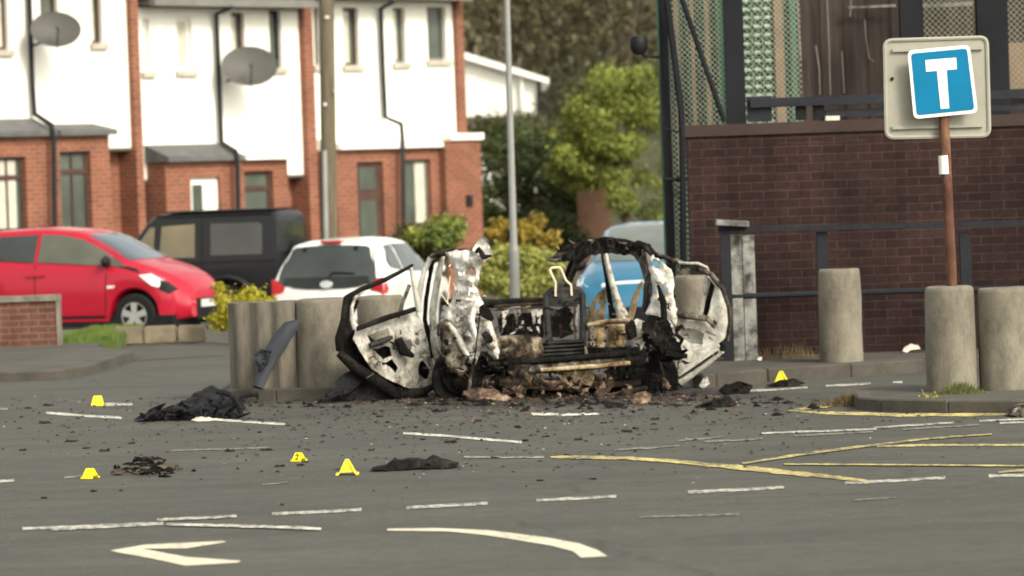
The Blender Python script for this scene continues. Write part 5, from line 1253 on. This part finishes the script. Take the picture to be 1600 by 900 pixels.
# right side: door ring, pillars, roof rail
rr = strip('roof_rail', 'soot', [(866, 404, 35.3), (886, 393, 35.0), (916, 384, 34.5), (946, 380, 34.0), (985, 382, 33.3), (1012, 388, 32.8), (1030, 404, 32.65)], [.010, .022, .025, .027, .026, .024, .016], [.03, .05, .05, .05, .05, .05, .03], wob=.03)
for i in range(16):
    x_ = 872 + i * 9; y_ = 400 - 22 * math.sin((i + 1) / 17 * 3.14) ** .7; Y_ = 35.1 - i * .15
    strip('roof_shred', 'soot' if i % 3 else 'burnt_grey', [(x_, y_ + 6, Y_), (x_ + rnd.uniform(-6, 6), y_ - 2, Y_), (x_ + rnd.uniform(-14, 8), y_ - rnd.uniform(2, 9), Y_ - .05)], [.018, .016, .005], .012, rr, wob=.012, k=2)
for p_s in ([(884, 404, 34.9), (868, 407, 34.95), (854, 406, 35.0)], [(890, 398, 34.9), (872, 398, 34.95), (858, 403, 35.0)]): strip('roof_shred', 'burnt_grey', p_s, [.03, .02, .008], .015, rr, wob=.012)
plate('torn_roof_edge', 'soot_mix', [(868, 406), (880, 394), (905, 386), (930, 378), (955, 375), (985, 377), (1012, 381), (1018, 388), (1000, 400), (960, 396), (925, 398), (900, 408), (880, 410)], Yline(866, 35.1, 1018, 32.75), parent=rr, thick=.05, amp=.07, seed=20.0, maxlen=4, edge=3.0)
strip('front_pillar', 'burnt_grey', [(918, 390, 34.5), (903, 408, 34.6), (893, 430, 34.75), (886, 448, 34.9)], [.04, .032, .03, .03], .03, rr)
strip('front_pillar', 'soot', [(905, 392, 34.6), (892, 412, 34.7), (884, 438, 34.85)], [.03, .025, .03], .03, rr)
cp_ = strip('centre_pillar', 'burnt_pale', [(944, 392, 34.0), (953, 430, 34.0), (963, 465, 33.98), (975, 500, 33.95)], [.024, .028, .034, .06], .04); cp_['label'] = 'right centre pillar'
strip('pillar_dark_face', 'soot', [(940, 392, 34.06), (948, 435, 34.06), (957, 500, 34.02)], [.014, .02, .03], .03, cp_)  # dark sooty strip along the left edge of the pale pillar
plate('rear_ring', 'burnt_grey', [(985, 396), (1010, 392), (1020, 440), (1020, 480), (1010, 495), (1002, 490), (1006, 460), (1005, 430), (998, 410)], Yline(980, 33.3, 1022, 32.75), thick=.05, amp=.04, seed=21.0)
strip('ring_brace', 'rust_beige', [(1003, 440, 33.4), (993, 465, 33.5), (984, 500, 33.6)], [.014, .03, .03], .02, cp_)
# beige front door and seat remains on the right
fd = plate('front_door', 'rust_beige', [(916, 500), (920, 480), (932, 460), (946, 449), (958, 446), (957, 458), (948, 462), (946, 500), (980, 496), (985, 504), (975, 512), (920, 510)], Yline(915, 34.7, 985, 34.0), [oval(934, 478, 4, 5, 8)], thick=.05, amp=.03, seed=22.0); fd['label'] = 'scorched beige right front door'
plate('seat_shell', 'rust_beige', [(918, 506), (944, 508), (946, 530), (940, 562), (920, 560), (918, 530)], Yline(915, 33.7, 950, 33.6), parent=fd, thick=.08, amp=.04, bulge=.05, seed=23.0)
plate('seat_shell', 'rust_beige', [(950, 508), (976, 506), (980, 530), (966, 558), (950, 560)], Yline(945, 33.7, 985, 33.6), parent=fd, thick=.08, amp=.04, bulge=.05, seed=24.0)
for i in range(4): strip('seat_coil', 'burnt_pale', [(926 + 3 * math.cos(a * .8), 515 + i * 11 + 4 * math.sin(a * .8), 33.55) for a in range(9)], .005, None, fd, wob=.001, k=1)
strip('trim_band', 'rust_beige', [(918, 508, 33.6), (945, 503, 33.6), (985, 500, 33.5)], [.02, .025, .02], .03, fd)
# right rear pillar and quarter
qR = plate('quarter_panel', 'ash_white', [(1008, 386), (1020, 394), (1033, 407), (1049, 422), (1054, 441), (1052, 460), (1058, 484), (1057, 508), (1048, 524), (1037, 508), (1018, 496), (1009, 490), (1017, 474), (1021, 453), (1017, 428), (1012, 407)],
     Yline(1008, 32.72, 1058, 32.6), [oval(1025, 412, 5, 9, 10, -.4), oval(1034, 455, 3, 8, 8)], thick=.12, amp=.045, bulge=.04, bd=8, seed=26.0, maxlen=6); qR['label'] = 'spotted white right rear pillar'
strip('soot_flap', 'soot', [(1028, 445, 32.5), (1036, 470, 32.5), (1038, 500, 32.5)], [.012, .03, .03], .02, qR)
strip('roof_scrap', 'soot', [(1000, 384, 32.7), (1008, 386, 32.65), (1018, 398, 32.6)], [.02, .03, .015], .02, qR)
plate('inner_arch', 'burnt_pale', [(982, 506), (996, 497), (1012, 504), (1016, 530), (1008, 548), (990, 546), (980, 530)], Yline(980, 32.75, 1016, 32.7), parent=qR, thick=.05, amp=.04, bulge=.04, seed=27.0)
m = MB(); m.blob(W(1028, 520, 32.6), .13, 3, 5, .5, (.9, .6, 1.0)); m.build('charred_lump', 'soot', qR, smooth=True)
m = MB(); m.blob(W(1045, 546, 32.58), .115, 3, 7, .5, (1.1, .6, .9)); m.build('charred_lump', 'soot', qR, smooth=True)
m = MB(); m.blob(W(986, 517, 32.66), .06, 2, 9, .4, (.8, .5, 1.3)); m.build('charred_lump', 'soot', qR, smooth=True)
strip('lock_arm', 'soot', [(1040, 552, 32.5), (1058, 556, 32.5), (1074, 556, 32.5)], [.03, .03, .02], .02, qR)
strip('lock_arm', 'soot', [(1056, 522, 32.5), (1066, 530, 32.5), (1062, 540, 32.5)], [.015, .02, .01], .02, qR)
for a, b in ((1042, 1050), (1048, 1058)): strip('stray_wire', 'soot', [(a, 500, 32.5), (b, 515, 32.5), (a + 4, 530, 32.5)], .006, None, qR, wob=.002)
c = W(1012, 590, 32.85); m = MB(); m.lathe([(0, -.10), (.13, -.10), (.16, -.06), (.25, -.08), (.27, 0), (.25, .08), (.16, .08), (.0, .08)], c, 32, 'y', wob=.025, seed=5)
rw_ = m.build('rear_wheel', 'soot', wr, smooth=True, ang=50)
strip('tyre_wire', 'burnt_grey', [(1030, 560, 32.7), (1037, 585, 32.7), (1036, 612, 32.7)], [.006, .010, .008], None, rw_, wob=.002)
m = MB(); m.blob(W(985, 592, 32.8), .16, 3, 12, .4, (1.2, .6, .8)); m.build('charred_lump', 'soot', rw_, smooth=True)
# right rear door
fR = Yline(1050, 32.98, 1140, 32.9)
dR = plate('rear_door', 'ash_cream', [(1048, 490), (1085, 494), (1106, 496), (1112, 470), (1117, 448), (1104, 430), (1120, 436), (1132, 455), (1140, 482), (1141, 505), (1136, 525), (1127, 535), (1124, 550), (1096, 572), (1070, 592), (1052, 608), (1042, 606), (1040, 560), (1044, 520)], fR,
     [[(1062, 512), (1088, 514), (1100, 520), (1098, 538), (1080, 536), (1064, 526)], [(1115, 500), (1122, 505), (1116, 515), (1110, 510)]], thick=.08, amp=.025, seed=31.0); dR['label'] = 'right rear door with pale burnt inner panel'
plate('door_skin', 'ash_cream', [(1050, 505), (1108, 506), (1112, 535), (1095, 560), (1060, 590), (1046, 596), (1044, 540)], Yline(1050, 33.10, 1140, 33.02), parent=dR, thick=.02, amp=.02, seed=32.0)
strip('window_frame', 'burnt_grey', [(1018, 394, 33.35), (1050, 406, 33.3), (1085, 417, 33.1), (1112, 430, 32.95), (1128, 450, 32.85), (1139, 480, 32.8), (1141, 505, 32.78), (1136, 532, 32.8)], [.018, .022, .024, .026, .022, .02, .02, .02], .03, dR)
strip('frame_liner', 'burnt_pale', [(1062, 411, 33.16), (1090, 412, 33.05), (1104, 418, 33.0), (1110, 432, 32.98)], [.012, .014, .014, .01], .02, dR)
strip('window_divider', 'burnt_pale', [(1107, 428, 33.0), (1101, 460, 33.0), (1094, 494, 33.02)], [.022, .02, .022], .02, dR)
strip('window_divider', 'soot', [(1115, 434, 33.0), (1108, 465, 33.02), (1101, 496, 33.04)], [.016, .024, .024], .02, dR)
strip('window_rail', 'burnt_grey', [(1050, 490, 32.92), (1080, 494, 32.88), (1106, 498, 32.86), (1117, 512, 32.85)], [.03, .034, .03, .015], .04, dR)
strip('door_sill', 'ash_cream', [(1040, 607, 32.9), (1064, 592, 32.88), (1094, 570, 32.85), (1127, 546, 32.8)], [.03, .055, .055, .04], .05, dR)
strip('sill_groove', 'soot_grey', [(1046, 600, 32.84), (1070, 585, 32.82), (1122, 549, 32.74)], [.008, .012, .010], .015, dR)
strip('edge_latch', 'soot', [(1126, 534, 32.76), (1130, 540, 32.76), (1127, 548, 32.76)], [.02, .03, .02], .02, dR)
# rust and rubble under the beam (attached to the shell)
ub = strip('subframe', 'rust', [(780, 598, 32.9), (860, 604, 32.9), (940, 600, 32.9), (1000, 596, 32.9)], [.05, .06, .055, .05], .2)
m = MB()
for i in range(20):
    x, y = rnd.uniform(700, 1045), rnd.uniform(596, 622); m.blob(W(x, y, rnd.uniform(32.6, 32.9)), rnd.uniform(.02, .05), 2, i * 1.3, .6, (rnd.uniform(.8, 1.8), .8, rnd.uniform(.4, .9)))
m.build('underbody_remains', 'scorched_sheet', ub, smooth=True)['kind'] = 'stuff'
strip('red_sill', 'rust', [(955, 618, 32.55), (985, 612, 32.55), (1012, 606, 32.55)], [.02, .03, .02], .03, ub)

def shreds(name, mat, box, Y, n, parent, L=(3, 11), wd=(.004, .016), down=.3):
    m = MB()
    for _ in range(int(n * .42)):
        x, y = rnd.uniform(box[0], box[2]), rnd.uniform(box[1], box[3]); Yz = Y + rnd.uniform(-.25, .15); l = rnd.uniform(*L); a = rnd.uniform(0, 6.28)
        pts = [W(x + math.cos(a) * l * k + rnd.gauss(0, l * .22), y + math.sin(a) * l * k + down * l * k * k + rnd.gauss(0, l * .22), Yz + rnd.uniform(-.04, .04)) for k in (0, .35, .7, 1)]
        w_ = wd[0] * .6 + (wd[1] * .8 - wd[0] * .6) * rnd.random() ** 2.5; m.sweep(pts, [w_ * .6, w_ * 1.3, w_, w_ * .4], [w_ * .4] * 4, n=5)
    o = m.build(name, mat, parent); o['kind'] = 'stuff'; return o
shreds('wiring_remains', 'soot', (776, 484, 858, 545), 34.2, 60, db)
shreds('wiring_remains', 'burnt_grey', (776, 484, 850, 525), 34.6, 40, db)
shreds('torn_metal', 'burnt_pale', (780, 490, 850, 520), 34.3, 16, db, (4, 9), (.008, .02))
shreds('torn_metal', 'soot', (690, 535, 800, 618), 32.65, 90, lw, (6, 18), (.008, .03))
shreds('torn_metal', 'rust', (700, 560, 830, 620), 32.6, 45, lw, (5, 14), (.006, .02))
shreds('torn_metal', 'burnt_grey', (735, 520, 800, 600), 32.6, 30, lw, (5, 14), (.006, .018))
shreds('torn_metal', 'soot', (975, 505, 1066, 600), 32.55, 80, rw_, (6, 16), (.008, .025))
shreds('torn_metal', 'burnt_grey', (1000, 500, 1060, 560), 32.5, 24, rw_, (4, 12), (.006, .016))
shreds('torn_metal', 'scorched_sheet', (760, 588, 1040, 624), 32.5, 85, ub, (6, 18), (.008, .030))
shreds('torn_metal', 'soot', (780, 578, 1040, 624), 32.5, 110, ub, (6, 18), (.008, .030))
shreds('torn_metal', 'rust_beige', (800, 580, 1000, 618), 32.55, 30, ub, (5, 14), (.006, .022))
shreds('seat_remains', 'soot', (850, 470, 915, 550), 33.75, 50, st, (5, 14), (.006, .018))
shreds('seat_remains', 'rust_beige', (915, 470, 985, 560), 33.65, 50, fd, (5, 14), (.005, .016))
shreds('seat_remains', 'soot', (920, 500, 990, 558), 33.6, 35, fd, (5, 14), (.006, .02))
shreds('torn_edge', 'ash_white', (700, 392, 765, 470), 32.66, 26, qL, (4, 12), (.006, .022))
shreds('torn_edge', 'soot', (694, 470, 775, 560), 32.6, 30, qL, (4, 12), (.006, .02))
shreds('torn_edge', 'soot', (1015, 400, 1055, 500), 32.52, 26, qR, (4, 12), (.005, .016))
shreds('door_remains', 'soot', (575, 522, 648, 572), 32.82, 30, dL, (5, 14), (.005, .018))
shreds('door_remains', 'burnt_grey', (570, 512, 670, 595), 32.82, 34, dL, (5, 14), (.004, .014))
shreds('door_remains', 'burnt_grey', (1056, 500, 1120, 580), 32.82, 24, dR, (5, 12), (.004, .012))
shreds('hanging_remains', 'black_plastic', (515, 595, 640, 626), 32.85, 24, dL, (10, 26), (.008, .022))

# ------------------------------------------------------------------ debris
def heap(name, label, cat, mat, pts, Y=None, th_=.03, seed=1.0, amp=.05, ml=6):
    """ragged sheet lying/standing on the road, outline in pixels at one depth"""
    b = max(p[1] for p in pts); xm = sum(p[0] for p in pts) / len(pts); Y0 = G(xm, b, .0).y if Y is None else Y
    def f(x, y): return W(x, y, Y0 + (b - y) * .006 + .0)
    m = MB(); m.plate(pts, [], f, thick=th_, maxlen=ml, amp=amp, seed=seed); o = m.build(name, mat, smooth=True, ang=50)
    return tag(o, label, cat)
t = thing('charred_bumper', G(290, 655), 'heap of melted black bumper plastic lying on the road beside the yellow marker', 'wreckage')
Yb = G(290, 656).y
for i, (o_, s_, dy) in enumerate((([(208, 656), (222, 648), (250, 641), (275, 633), (298, 620), (318, 608), (330, 602), (340, 609), (346, 626), (335, 642), (300, 653), (250, 658)], 3.1, 0), ([(300, 625), (328, 602), (346, 608), (372, 632), (378, 646), (350, 654), (310, 655)], 5.2, .12), ([(215, 656), (260, 640), (300, 638), (335, 650), (290, 657)], 7.7, -.08))):
    m = MB(); m.plate(o_, [], (lambda x, y, d=dy: W(x, y, Yb + d + (656 - y) * .012)), thick=.06, amp=.11, bulge=.02, seed=s_, maxlen=5, edge=4.0); m.build('plastic_shell', 'black_plastic', t, smooth=True, ang=50)
m = MB(); P_ = [(338, 612), (352, 612), (364, 620), (374, 636), (376, 648), (362, 654), (340, 655), (318, 656)]; m.sweep([W(x, y, Yb - .05) for x, y in P_], [.02, .025, .028, .03, .028, .025, .022, .015], n=7, wob=.012); m.build('bent_strip', 'black_plastic', t, smooth=True)
m = MB()
for _ in range(20):
    u = rnd.random(); x = 212 + u * 165; ytop = 655 - 26 * math.sin(min(1, u * 1.15) * 2.3) ** 1.5; y = rnd.uniform(min(ytop, 650), 656); a = rnd.uniform(-.6, .15); l = rnd.uniform(18, 50)
    pts = [W(x + math.cos(a) * l * k, y + math.sin(a) * l * k + rnd.gauss(0, 2), Yb - .12 + rnd.uniform(-.1, .25)) for k in (0, .35, .7, 1)]
    w_ = rnd.uniform(.008, .026); m.sweep(pts, [w_ * .6, w_ * 1.4, w_, w_ * .3], [w_ * .35] * 4, n=5)
o = m.build('torn_plastic', 'black_plastic', t); o['kind'] = 'stuff'
m = MB(); P_ = [(382, 640), (374, 630), (378, 621), (390, 616), (402, 616), (404, 624)]; m.sweep([W(x, y, 31.6) for x, y in P_], [.02, .02, .022, .022, .02, .012], n=7, wob=.006)
tag(m.build('bent_pipe', 'black_plastic', smooth=True), 'short curled black pipe beside the kerb under the ribbed block', 'pipe')
m = MB(); P_ = [(404, 606, 33.0), (412, 580, 33.1), (420, 560, 33.15), (436, 535, 33.2), (452, 512, 33.25), (466, 503, 33.3)]
m.sweep([W(*p) for p in P_], [.05, .055, .075, .085, .07, .03], [.02, .02, .03, .03, .03, .02], n=8, wob=.012)
o = m.build('bumper_strip', 'plastic_grey', smooth=True); tag(o, 'long bent dark grey bumper strip leaning on the ribbed concrete block', 'wreckage')
m = MB(); m.plate([(396, 556), (408, 545), (424, 548), (420, 566), (408, 580), (400, 570)], [], lambda x, y: W(x, y, 33.05), thick=.04, amp=.04, seed=4.0, maxlen=6)
o2 = m.build('torn_lug', 'plastic_grey', o); o2.location = (0, 0, 0)
t = thing('scorched_heap', G(225, 740), 'small grey brown heap of scorched dirt and ash between two markers', 'debris heap')
m = MB()
for i, (x, y, r_) in enumerate(((205, 741, .07), (222, 737, .10), (242, 734, .10), (256, 735, .06), (232, 728, .07))): m.blob(G(x, y), r_, 3, i * 2.1, .7, (1.5, 1.0, .42))
m.build('ash_mound', 'dirt', t)
m = MB()
for _ in range(90):
    x, y = rnd.gauss(226, 20), rnd.gauss(735, 5); c = G(x, y); a = rnd.random() * 6.28; l = rnd.uniform(.015, .05); c.z = rnd.uniform(.005, .06) * math.exp(-((x - 230) / 26) ** 2)
    m.sweep([c, c + Vector((math.cos(a) * l, math.sin(a) * l, rnd.uniform(-.01, .02))), c + Vector((math.cos(a) * l * 2, math.sin(a) * l * 2, rnd.uniform(-.01, .01)))], [.006, .012, .004], [.003] * 3, n=5)
m.build('burnt_flakes', 'soot', t)['kind'] = 'stuff'
heap('burnt_scrap', 'flat black charred panel lying on the road right of the triangular marker', 'wreckage', 'soot', [(578, 734), (602, 729), (614, 722), (640, 719), (664, 721), (677, 713), (688, 719), (716, 726), (706, 731), (660, 732), (620, 735)], th_=.22, seed=8.0, amp=.05)
heap('burnt_scrap', 'black charred scrap lying behind the triangular marker on the right', 'wreckage', 'soot', [(1198, 604), (1215, 596), (1245, 592), (1258, 600), (1240, 605)], th_=.12, seed=9.0)
heap('burnt_scrap', 'black crumpled scrap below the open right car door', 'wreckage', 'soot', [(1122, 612), (1135, 602), (1160, 596), (1176, 604), (1170, 614), (1140, 616)], th_=.15, seed=10.0, amp=.08)
heap('burnt_scrap', 'flat dark scrap on the road in front of the right car door', 'wreckage', 'soot', [(1088, 636), (1110, 628), (1140, 620), (1152, 630), (1145, 637)], th_=.15, seed=12.0, amp=.06)
heap('burnt_scrap', 'thin black oval scrap in front of the wreck beam', 'wreckage', 'soot', [(944, 634), (955, 629), (976, 632), (972, 637), (950, 638)], th_=.1, seed=13.0)
heap('rusty_panel', 'curved rusty sheet lying under the wreck by its left wheel', 'wreckage', 'scorched_sheet', [(722, 612), (745, 606), (775, 608), (800, 622), (796, 628), (765, 624), (735, 624)], Y=32.2, th_=.03, seed=14.0)
heap('rusty_panel', 'crumpled rusty scrap on the road near the right wheel', 'wreckage', 'scorched_sheet', [(984, 626), (994, 615), (1010, 612), (1018, 620), (1012, 630), (992, 632)], th_=.1, seed=15.0)
heap('rusty_panel', 'twisted rusty bracket on the ground under the middle of the wreck', 'wreckage', 'rust', [(930, 618), (945, 600), (960, 598), (952, 612), (938, 622)], Y=32.2, th_=.03, seed=25.0)
heap('ash_scrap', 'pale ash lump on the road under the open right door', 'wreckage', 'burnt_pale', [(1092, 604), (1098, 592), (1106, 588), (1108, 600), (1100, 608)], Y=32.4, th_=.05, seed=16.0)
heap('metal_strip', 'thin pale metal strip lying on the road in front of the wreck', 'metal strip', 'burnt_pale', [(830, 645), (870, 646), (936, 646), (938, 648.5), (880, 649.5), (832, 648)], th_=.03, seed=17.0, amp=.01)
heap('orange_shard', 'small orange and white shard in front of the black bumper heap', 'shard', 'pale_bits', [(298, 656), (315, 651), (345, 655), (348, 658), (310, 659)], Y=Yb - .25, th_=.03, seed=19.0, amp=.01)
# burnt fragments by the dozen, larger ones as things
frag_spots = [(335, 271), (210, 185), (130, 115), (225, 102), (490, 316), (407, 303), (615, 280), (105, 313), (1250, 312), (1218, 228), (1310, 388), (1323, 568), (440, 505), (208, 537), (1075, 316), (1410, 382)]
frags = [(x / 3, 600 + y / 3) for x, y in frag_spots] + [(533 + x / 3, 600 + y / 3) for x, y in ((480, 130), (830, 205), (960, 248), (865, 268), (1470, 168), (515, 275), (1115, 262), (1180, 448), (385, 262), (1380, 210), (720, 348), (1060, 338), (1340, 225), (640, 175), (180, 155), (350, 205), (145, 312), (935, 455))]
nm_ = [0]
m = MB(); m.blob((0, 0, 0), 1, 2, 3.3, .7, (1.6, .8, .35)); fp = m.build('charred_fragment', 'debris', loc=Vector((0, 0, 0)), smooth=True, ang=40)
lab = 'small charred fragment lying on the asphalt in the debris field'
for i, (x, y) in enumerate(frags):
    o = fp if i == 0 else fp.copy()
    if i: COL.objects.link(o)
    p = G(x, y); o.location = (p.x, p.y, .006); sc = rnd.uniform(.014, .032) * (.7 if y > 740 else 1); o.scale = (sc, sc * rnd.uniform(.7, 1.4), sc * rnd.uniform(.6, 1.4)); o.rotation_euler = (0, 0, rnd.uniform(0, 6.28)); tag(o, lab, 'fragment', 'charred fragments scattered on the road')
def scatter(name, label, mat, n, size, gen):
    m = MB()
    for _ in range(n):
        x, y = gen(); p = G(x, y); s_ = size * rnd.uniform(.35, 1.0) ** 1.6 * 1.6; a = rnd.random() * 3.14; h_ = s_ * rnd.uniform(.15, .6); e = rnd.uniform(.4, 1.6)
        pts = [Vector((p.x + math.cos(a + k) * s_ * e * rnd.uniform(.6, 1), p.y + math.sin(a + k) * s_ * rnd.uniform(.6, 1), .004)) for k in (0, 1.5, 3.1, 4.7)]
        tp = m.bm.verts.new(Vector((p.x + rnd.uniform(-.3, .3) * s_, p.y, h_ + .004))); vs_ = [m.bm.verts.new(q) for q in pts]
        for k in range(4): m.bm.faces.new((vs_[k], vs_[(k + 1) % 4], tp))
    tag(m.build(name, mat), label, 'debris', kind='stuff')
def gen_main():
    while True:
        x, y = rnd.gauss(640, 420), 622 + abs(rnd.gauss(0, 62))
        if -20 < x < 1560 and y < 880 and rnd.random() < math.exp(-max(0, y - 640) / 75): return x, y
def gen_near():
    x = rnd.gauss(860, 190); return x, 616 + abs(rnd.gauss(0, 13)) + max(0, (abs(x - 860) - 200) * .03)
scatter('debris', 'tiny charred flecks strewn over the road around the wreck', 'debris', 1700, .017, gen_main)
scatter('debris', 'dense burnt crumbs at the foot of the wreck', 'rust', 520, .026, gen_near)
scatter('debris', 'black burnt scraps heaped along the foot of the wreck', 'soot', 300, .045, gen_near)
scatter('debris', 'pale glass and ash crumbs strewn over the road', 'pale_bits', 130, .009, lambda: (rnd.gauss(700, 420), 618 + abs(rnd.gauss(0, 60))))
scatter('debris', 'pale burnt crumbs along the foot of the wreck', 'scorched_sheet', 150, .024, gen_near)
# pale litter by the wall
t = heap('litter', 'crumpled white litter on the pavement against the brick wall', 'litter', 'pale_bits', [(1410, 549), (1414, 543), (1424, 537), (1436, 540), (1438, 545), (1424, 546), (1416, 552)], Y=35.6, th_=.04, seed=20.0, amp=.03, ml=4)
heap('litter', 'small white litter scrap at the foot of the pale rail end plate', 'litter', 'pale_bits', [(1182, 562), (1186, 557), (1192, 559), (1190, 564)], Y=35.0, th_=.03, seed=21.0, amp=.02, ml=4)
heap('grey_lump', 'rounded grey lump lying on the kerb at the right edge', 'lump', 'burnt_grey', [(1578, 648), (1584, 638), (1596, 634), (1620, 634), (1620, 652), (1590, 652)], th_=.2, seed=22.0, amp=.06)
# weeds on the kerbs
def weeds(name, label, px, py, z, rx, n, mat, hgt=.07, ry=.12):
    c = G(px, py, z); m = MB()
    for _ in range(n):
        x, y = c.x + rnd.gauss(0, rx * .5), c.y + rnd.uniform(-ry, ry); h_ = rnd.uniform(.3, 1) * hgt * math.exp(-((x - c.x) / rx) ** 2); l = rnd.uniform(-.05, .05)
        m.bm.faces.new([m.bm.verts.new(v_) for v_ in ((x - .006, y, z - .01), (x + .006, y, z - .01), (x + l, y + rnd.uniform(-.03, .03), z + h_))])
    tag(m.build(name, mat), label, 'weeds')
weeds('weed_clump', 'green grass tuft at the foot of the sign bollard', 1500, 615, .095, .17, 420, 'grass_dull', .11, .03)
weeds('weed_clump', 'dry brown weeds growing on the nose of the kerb', 1338, 634, .0, .26, 1100, 'dry_weed', .13, .05)
weeds('weed_clump', 'low dry weeds along the kerb below the sign bollard', 1490, 641, .0, .40, 600, 'dry_weed', .07, .03)
weeds('weed_clump', 'thin dry weeds at the foot of the dark brick wall', 1230, 560, .112, .40, 120, 'dry_weed', .16, .05)
m = MB(); c = G(1452, 634, .04)
for _ in range(150): m.leaf(c + Vector((rnd.gauss(0, .045), rnd.gauss(0, .03), abs(rnd.gauss(0, .04)))), .014)
tag(m.build('flowering_weed', 'leaf_gold'), 'small yellow flowering weed growing out of the kerb', 'weed')

# ------------------------------------------------------------------ evidence markers
def marker(px, py, s_, rz, label, number=None):
    c = G(px, py); t = thing('evidence_marker', c, label, 'evidence marker', 'yellow evidence markers', rz)
    for sd in (-1, 1):
        m = MB(); b, tp, hh, d = s_ * .5, s_ * .33, s_ * .82, s_ * .46
        f0 = [Vector((-b, sd * d, .012)), Vector((b, sd * d, .012)), Vector((tp, sd * s_ * .10, hh)), Vector((-tp, sd * s_ * .10, hh))]
        m.prism(f0, (0, -sd * .006, 0)); m.prism([Vector((-b, sd * d, .003)), Vector((b, sd * d, .003)), Vector((b, sd * (d + .018), .003)), Vector((-b, sd * (d + .018), .003))], (0, 0, .010)); m.build('panel', 'marker', t, local=True)
    m = MB(); m.bb(-s_ * .33, s_ * .33, -s_ * .095, s_ * .095, s_ * .80, s_ * .835); m.build('top_fold', 'marker', t, local=True)
    m = MB()
    for x in (-1, 1): m.prism([Vector((x * s_ * .36, -s_ * .36, .02)), Vector((x * s_ * .36, s_ * .36, .02)), Vector((x * s_ * .28, s_ * .10, s_ * .76)), Vector((x * s_ * .28, -s_ * .10, s_ * .76))], (-x * .004, 0, 0))
    m.build('gusset', 'marker', t, local=True)
    if number:
        cu = bpy.data.curves.new('number', 'FONT'); cu.body = number; cu.size = s_ * .80; cu.extrude = .0008; cu.offset = .0015; cu.align_x = 'CENTER'; cu.align_y = 'CENTER'; cu.materials.append(M['marker_ink'])
        o_ = bpy.data.objects.new('number_curve', cu); me = bpy.data.meshes.new_from_object(o_); bpy.data.objects.remove(o_); me.name = 'number'
        o = bpy.data.objects.new('number', me); COL.objects.link(o); o.parent = t; sl = math.atan2(s_ * .82, s_ * .36); o.location = (0, -s_ * .285 - .004, s_ * .42); o.rotation_euler = (sl, 0, 0)
marker(543, 742, .120, R(90), 'triangular yellow evidence marker beside the flat black panel')
marker(467, 721, .072, R(-28), 'small yellow evidence marker bearing the number 2', '2')
marker(141, 748, .082, R(-24), 'yellow evidence marker beside the scorched dirt heap')
marker(153, 634, .105, R(0), 'yellow evidence marker nearest the black bumper heap at left')
marker(1221, 601, .140, R(84), 'triangular yellow evidence marker on the road below the brick wall')
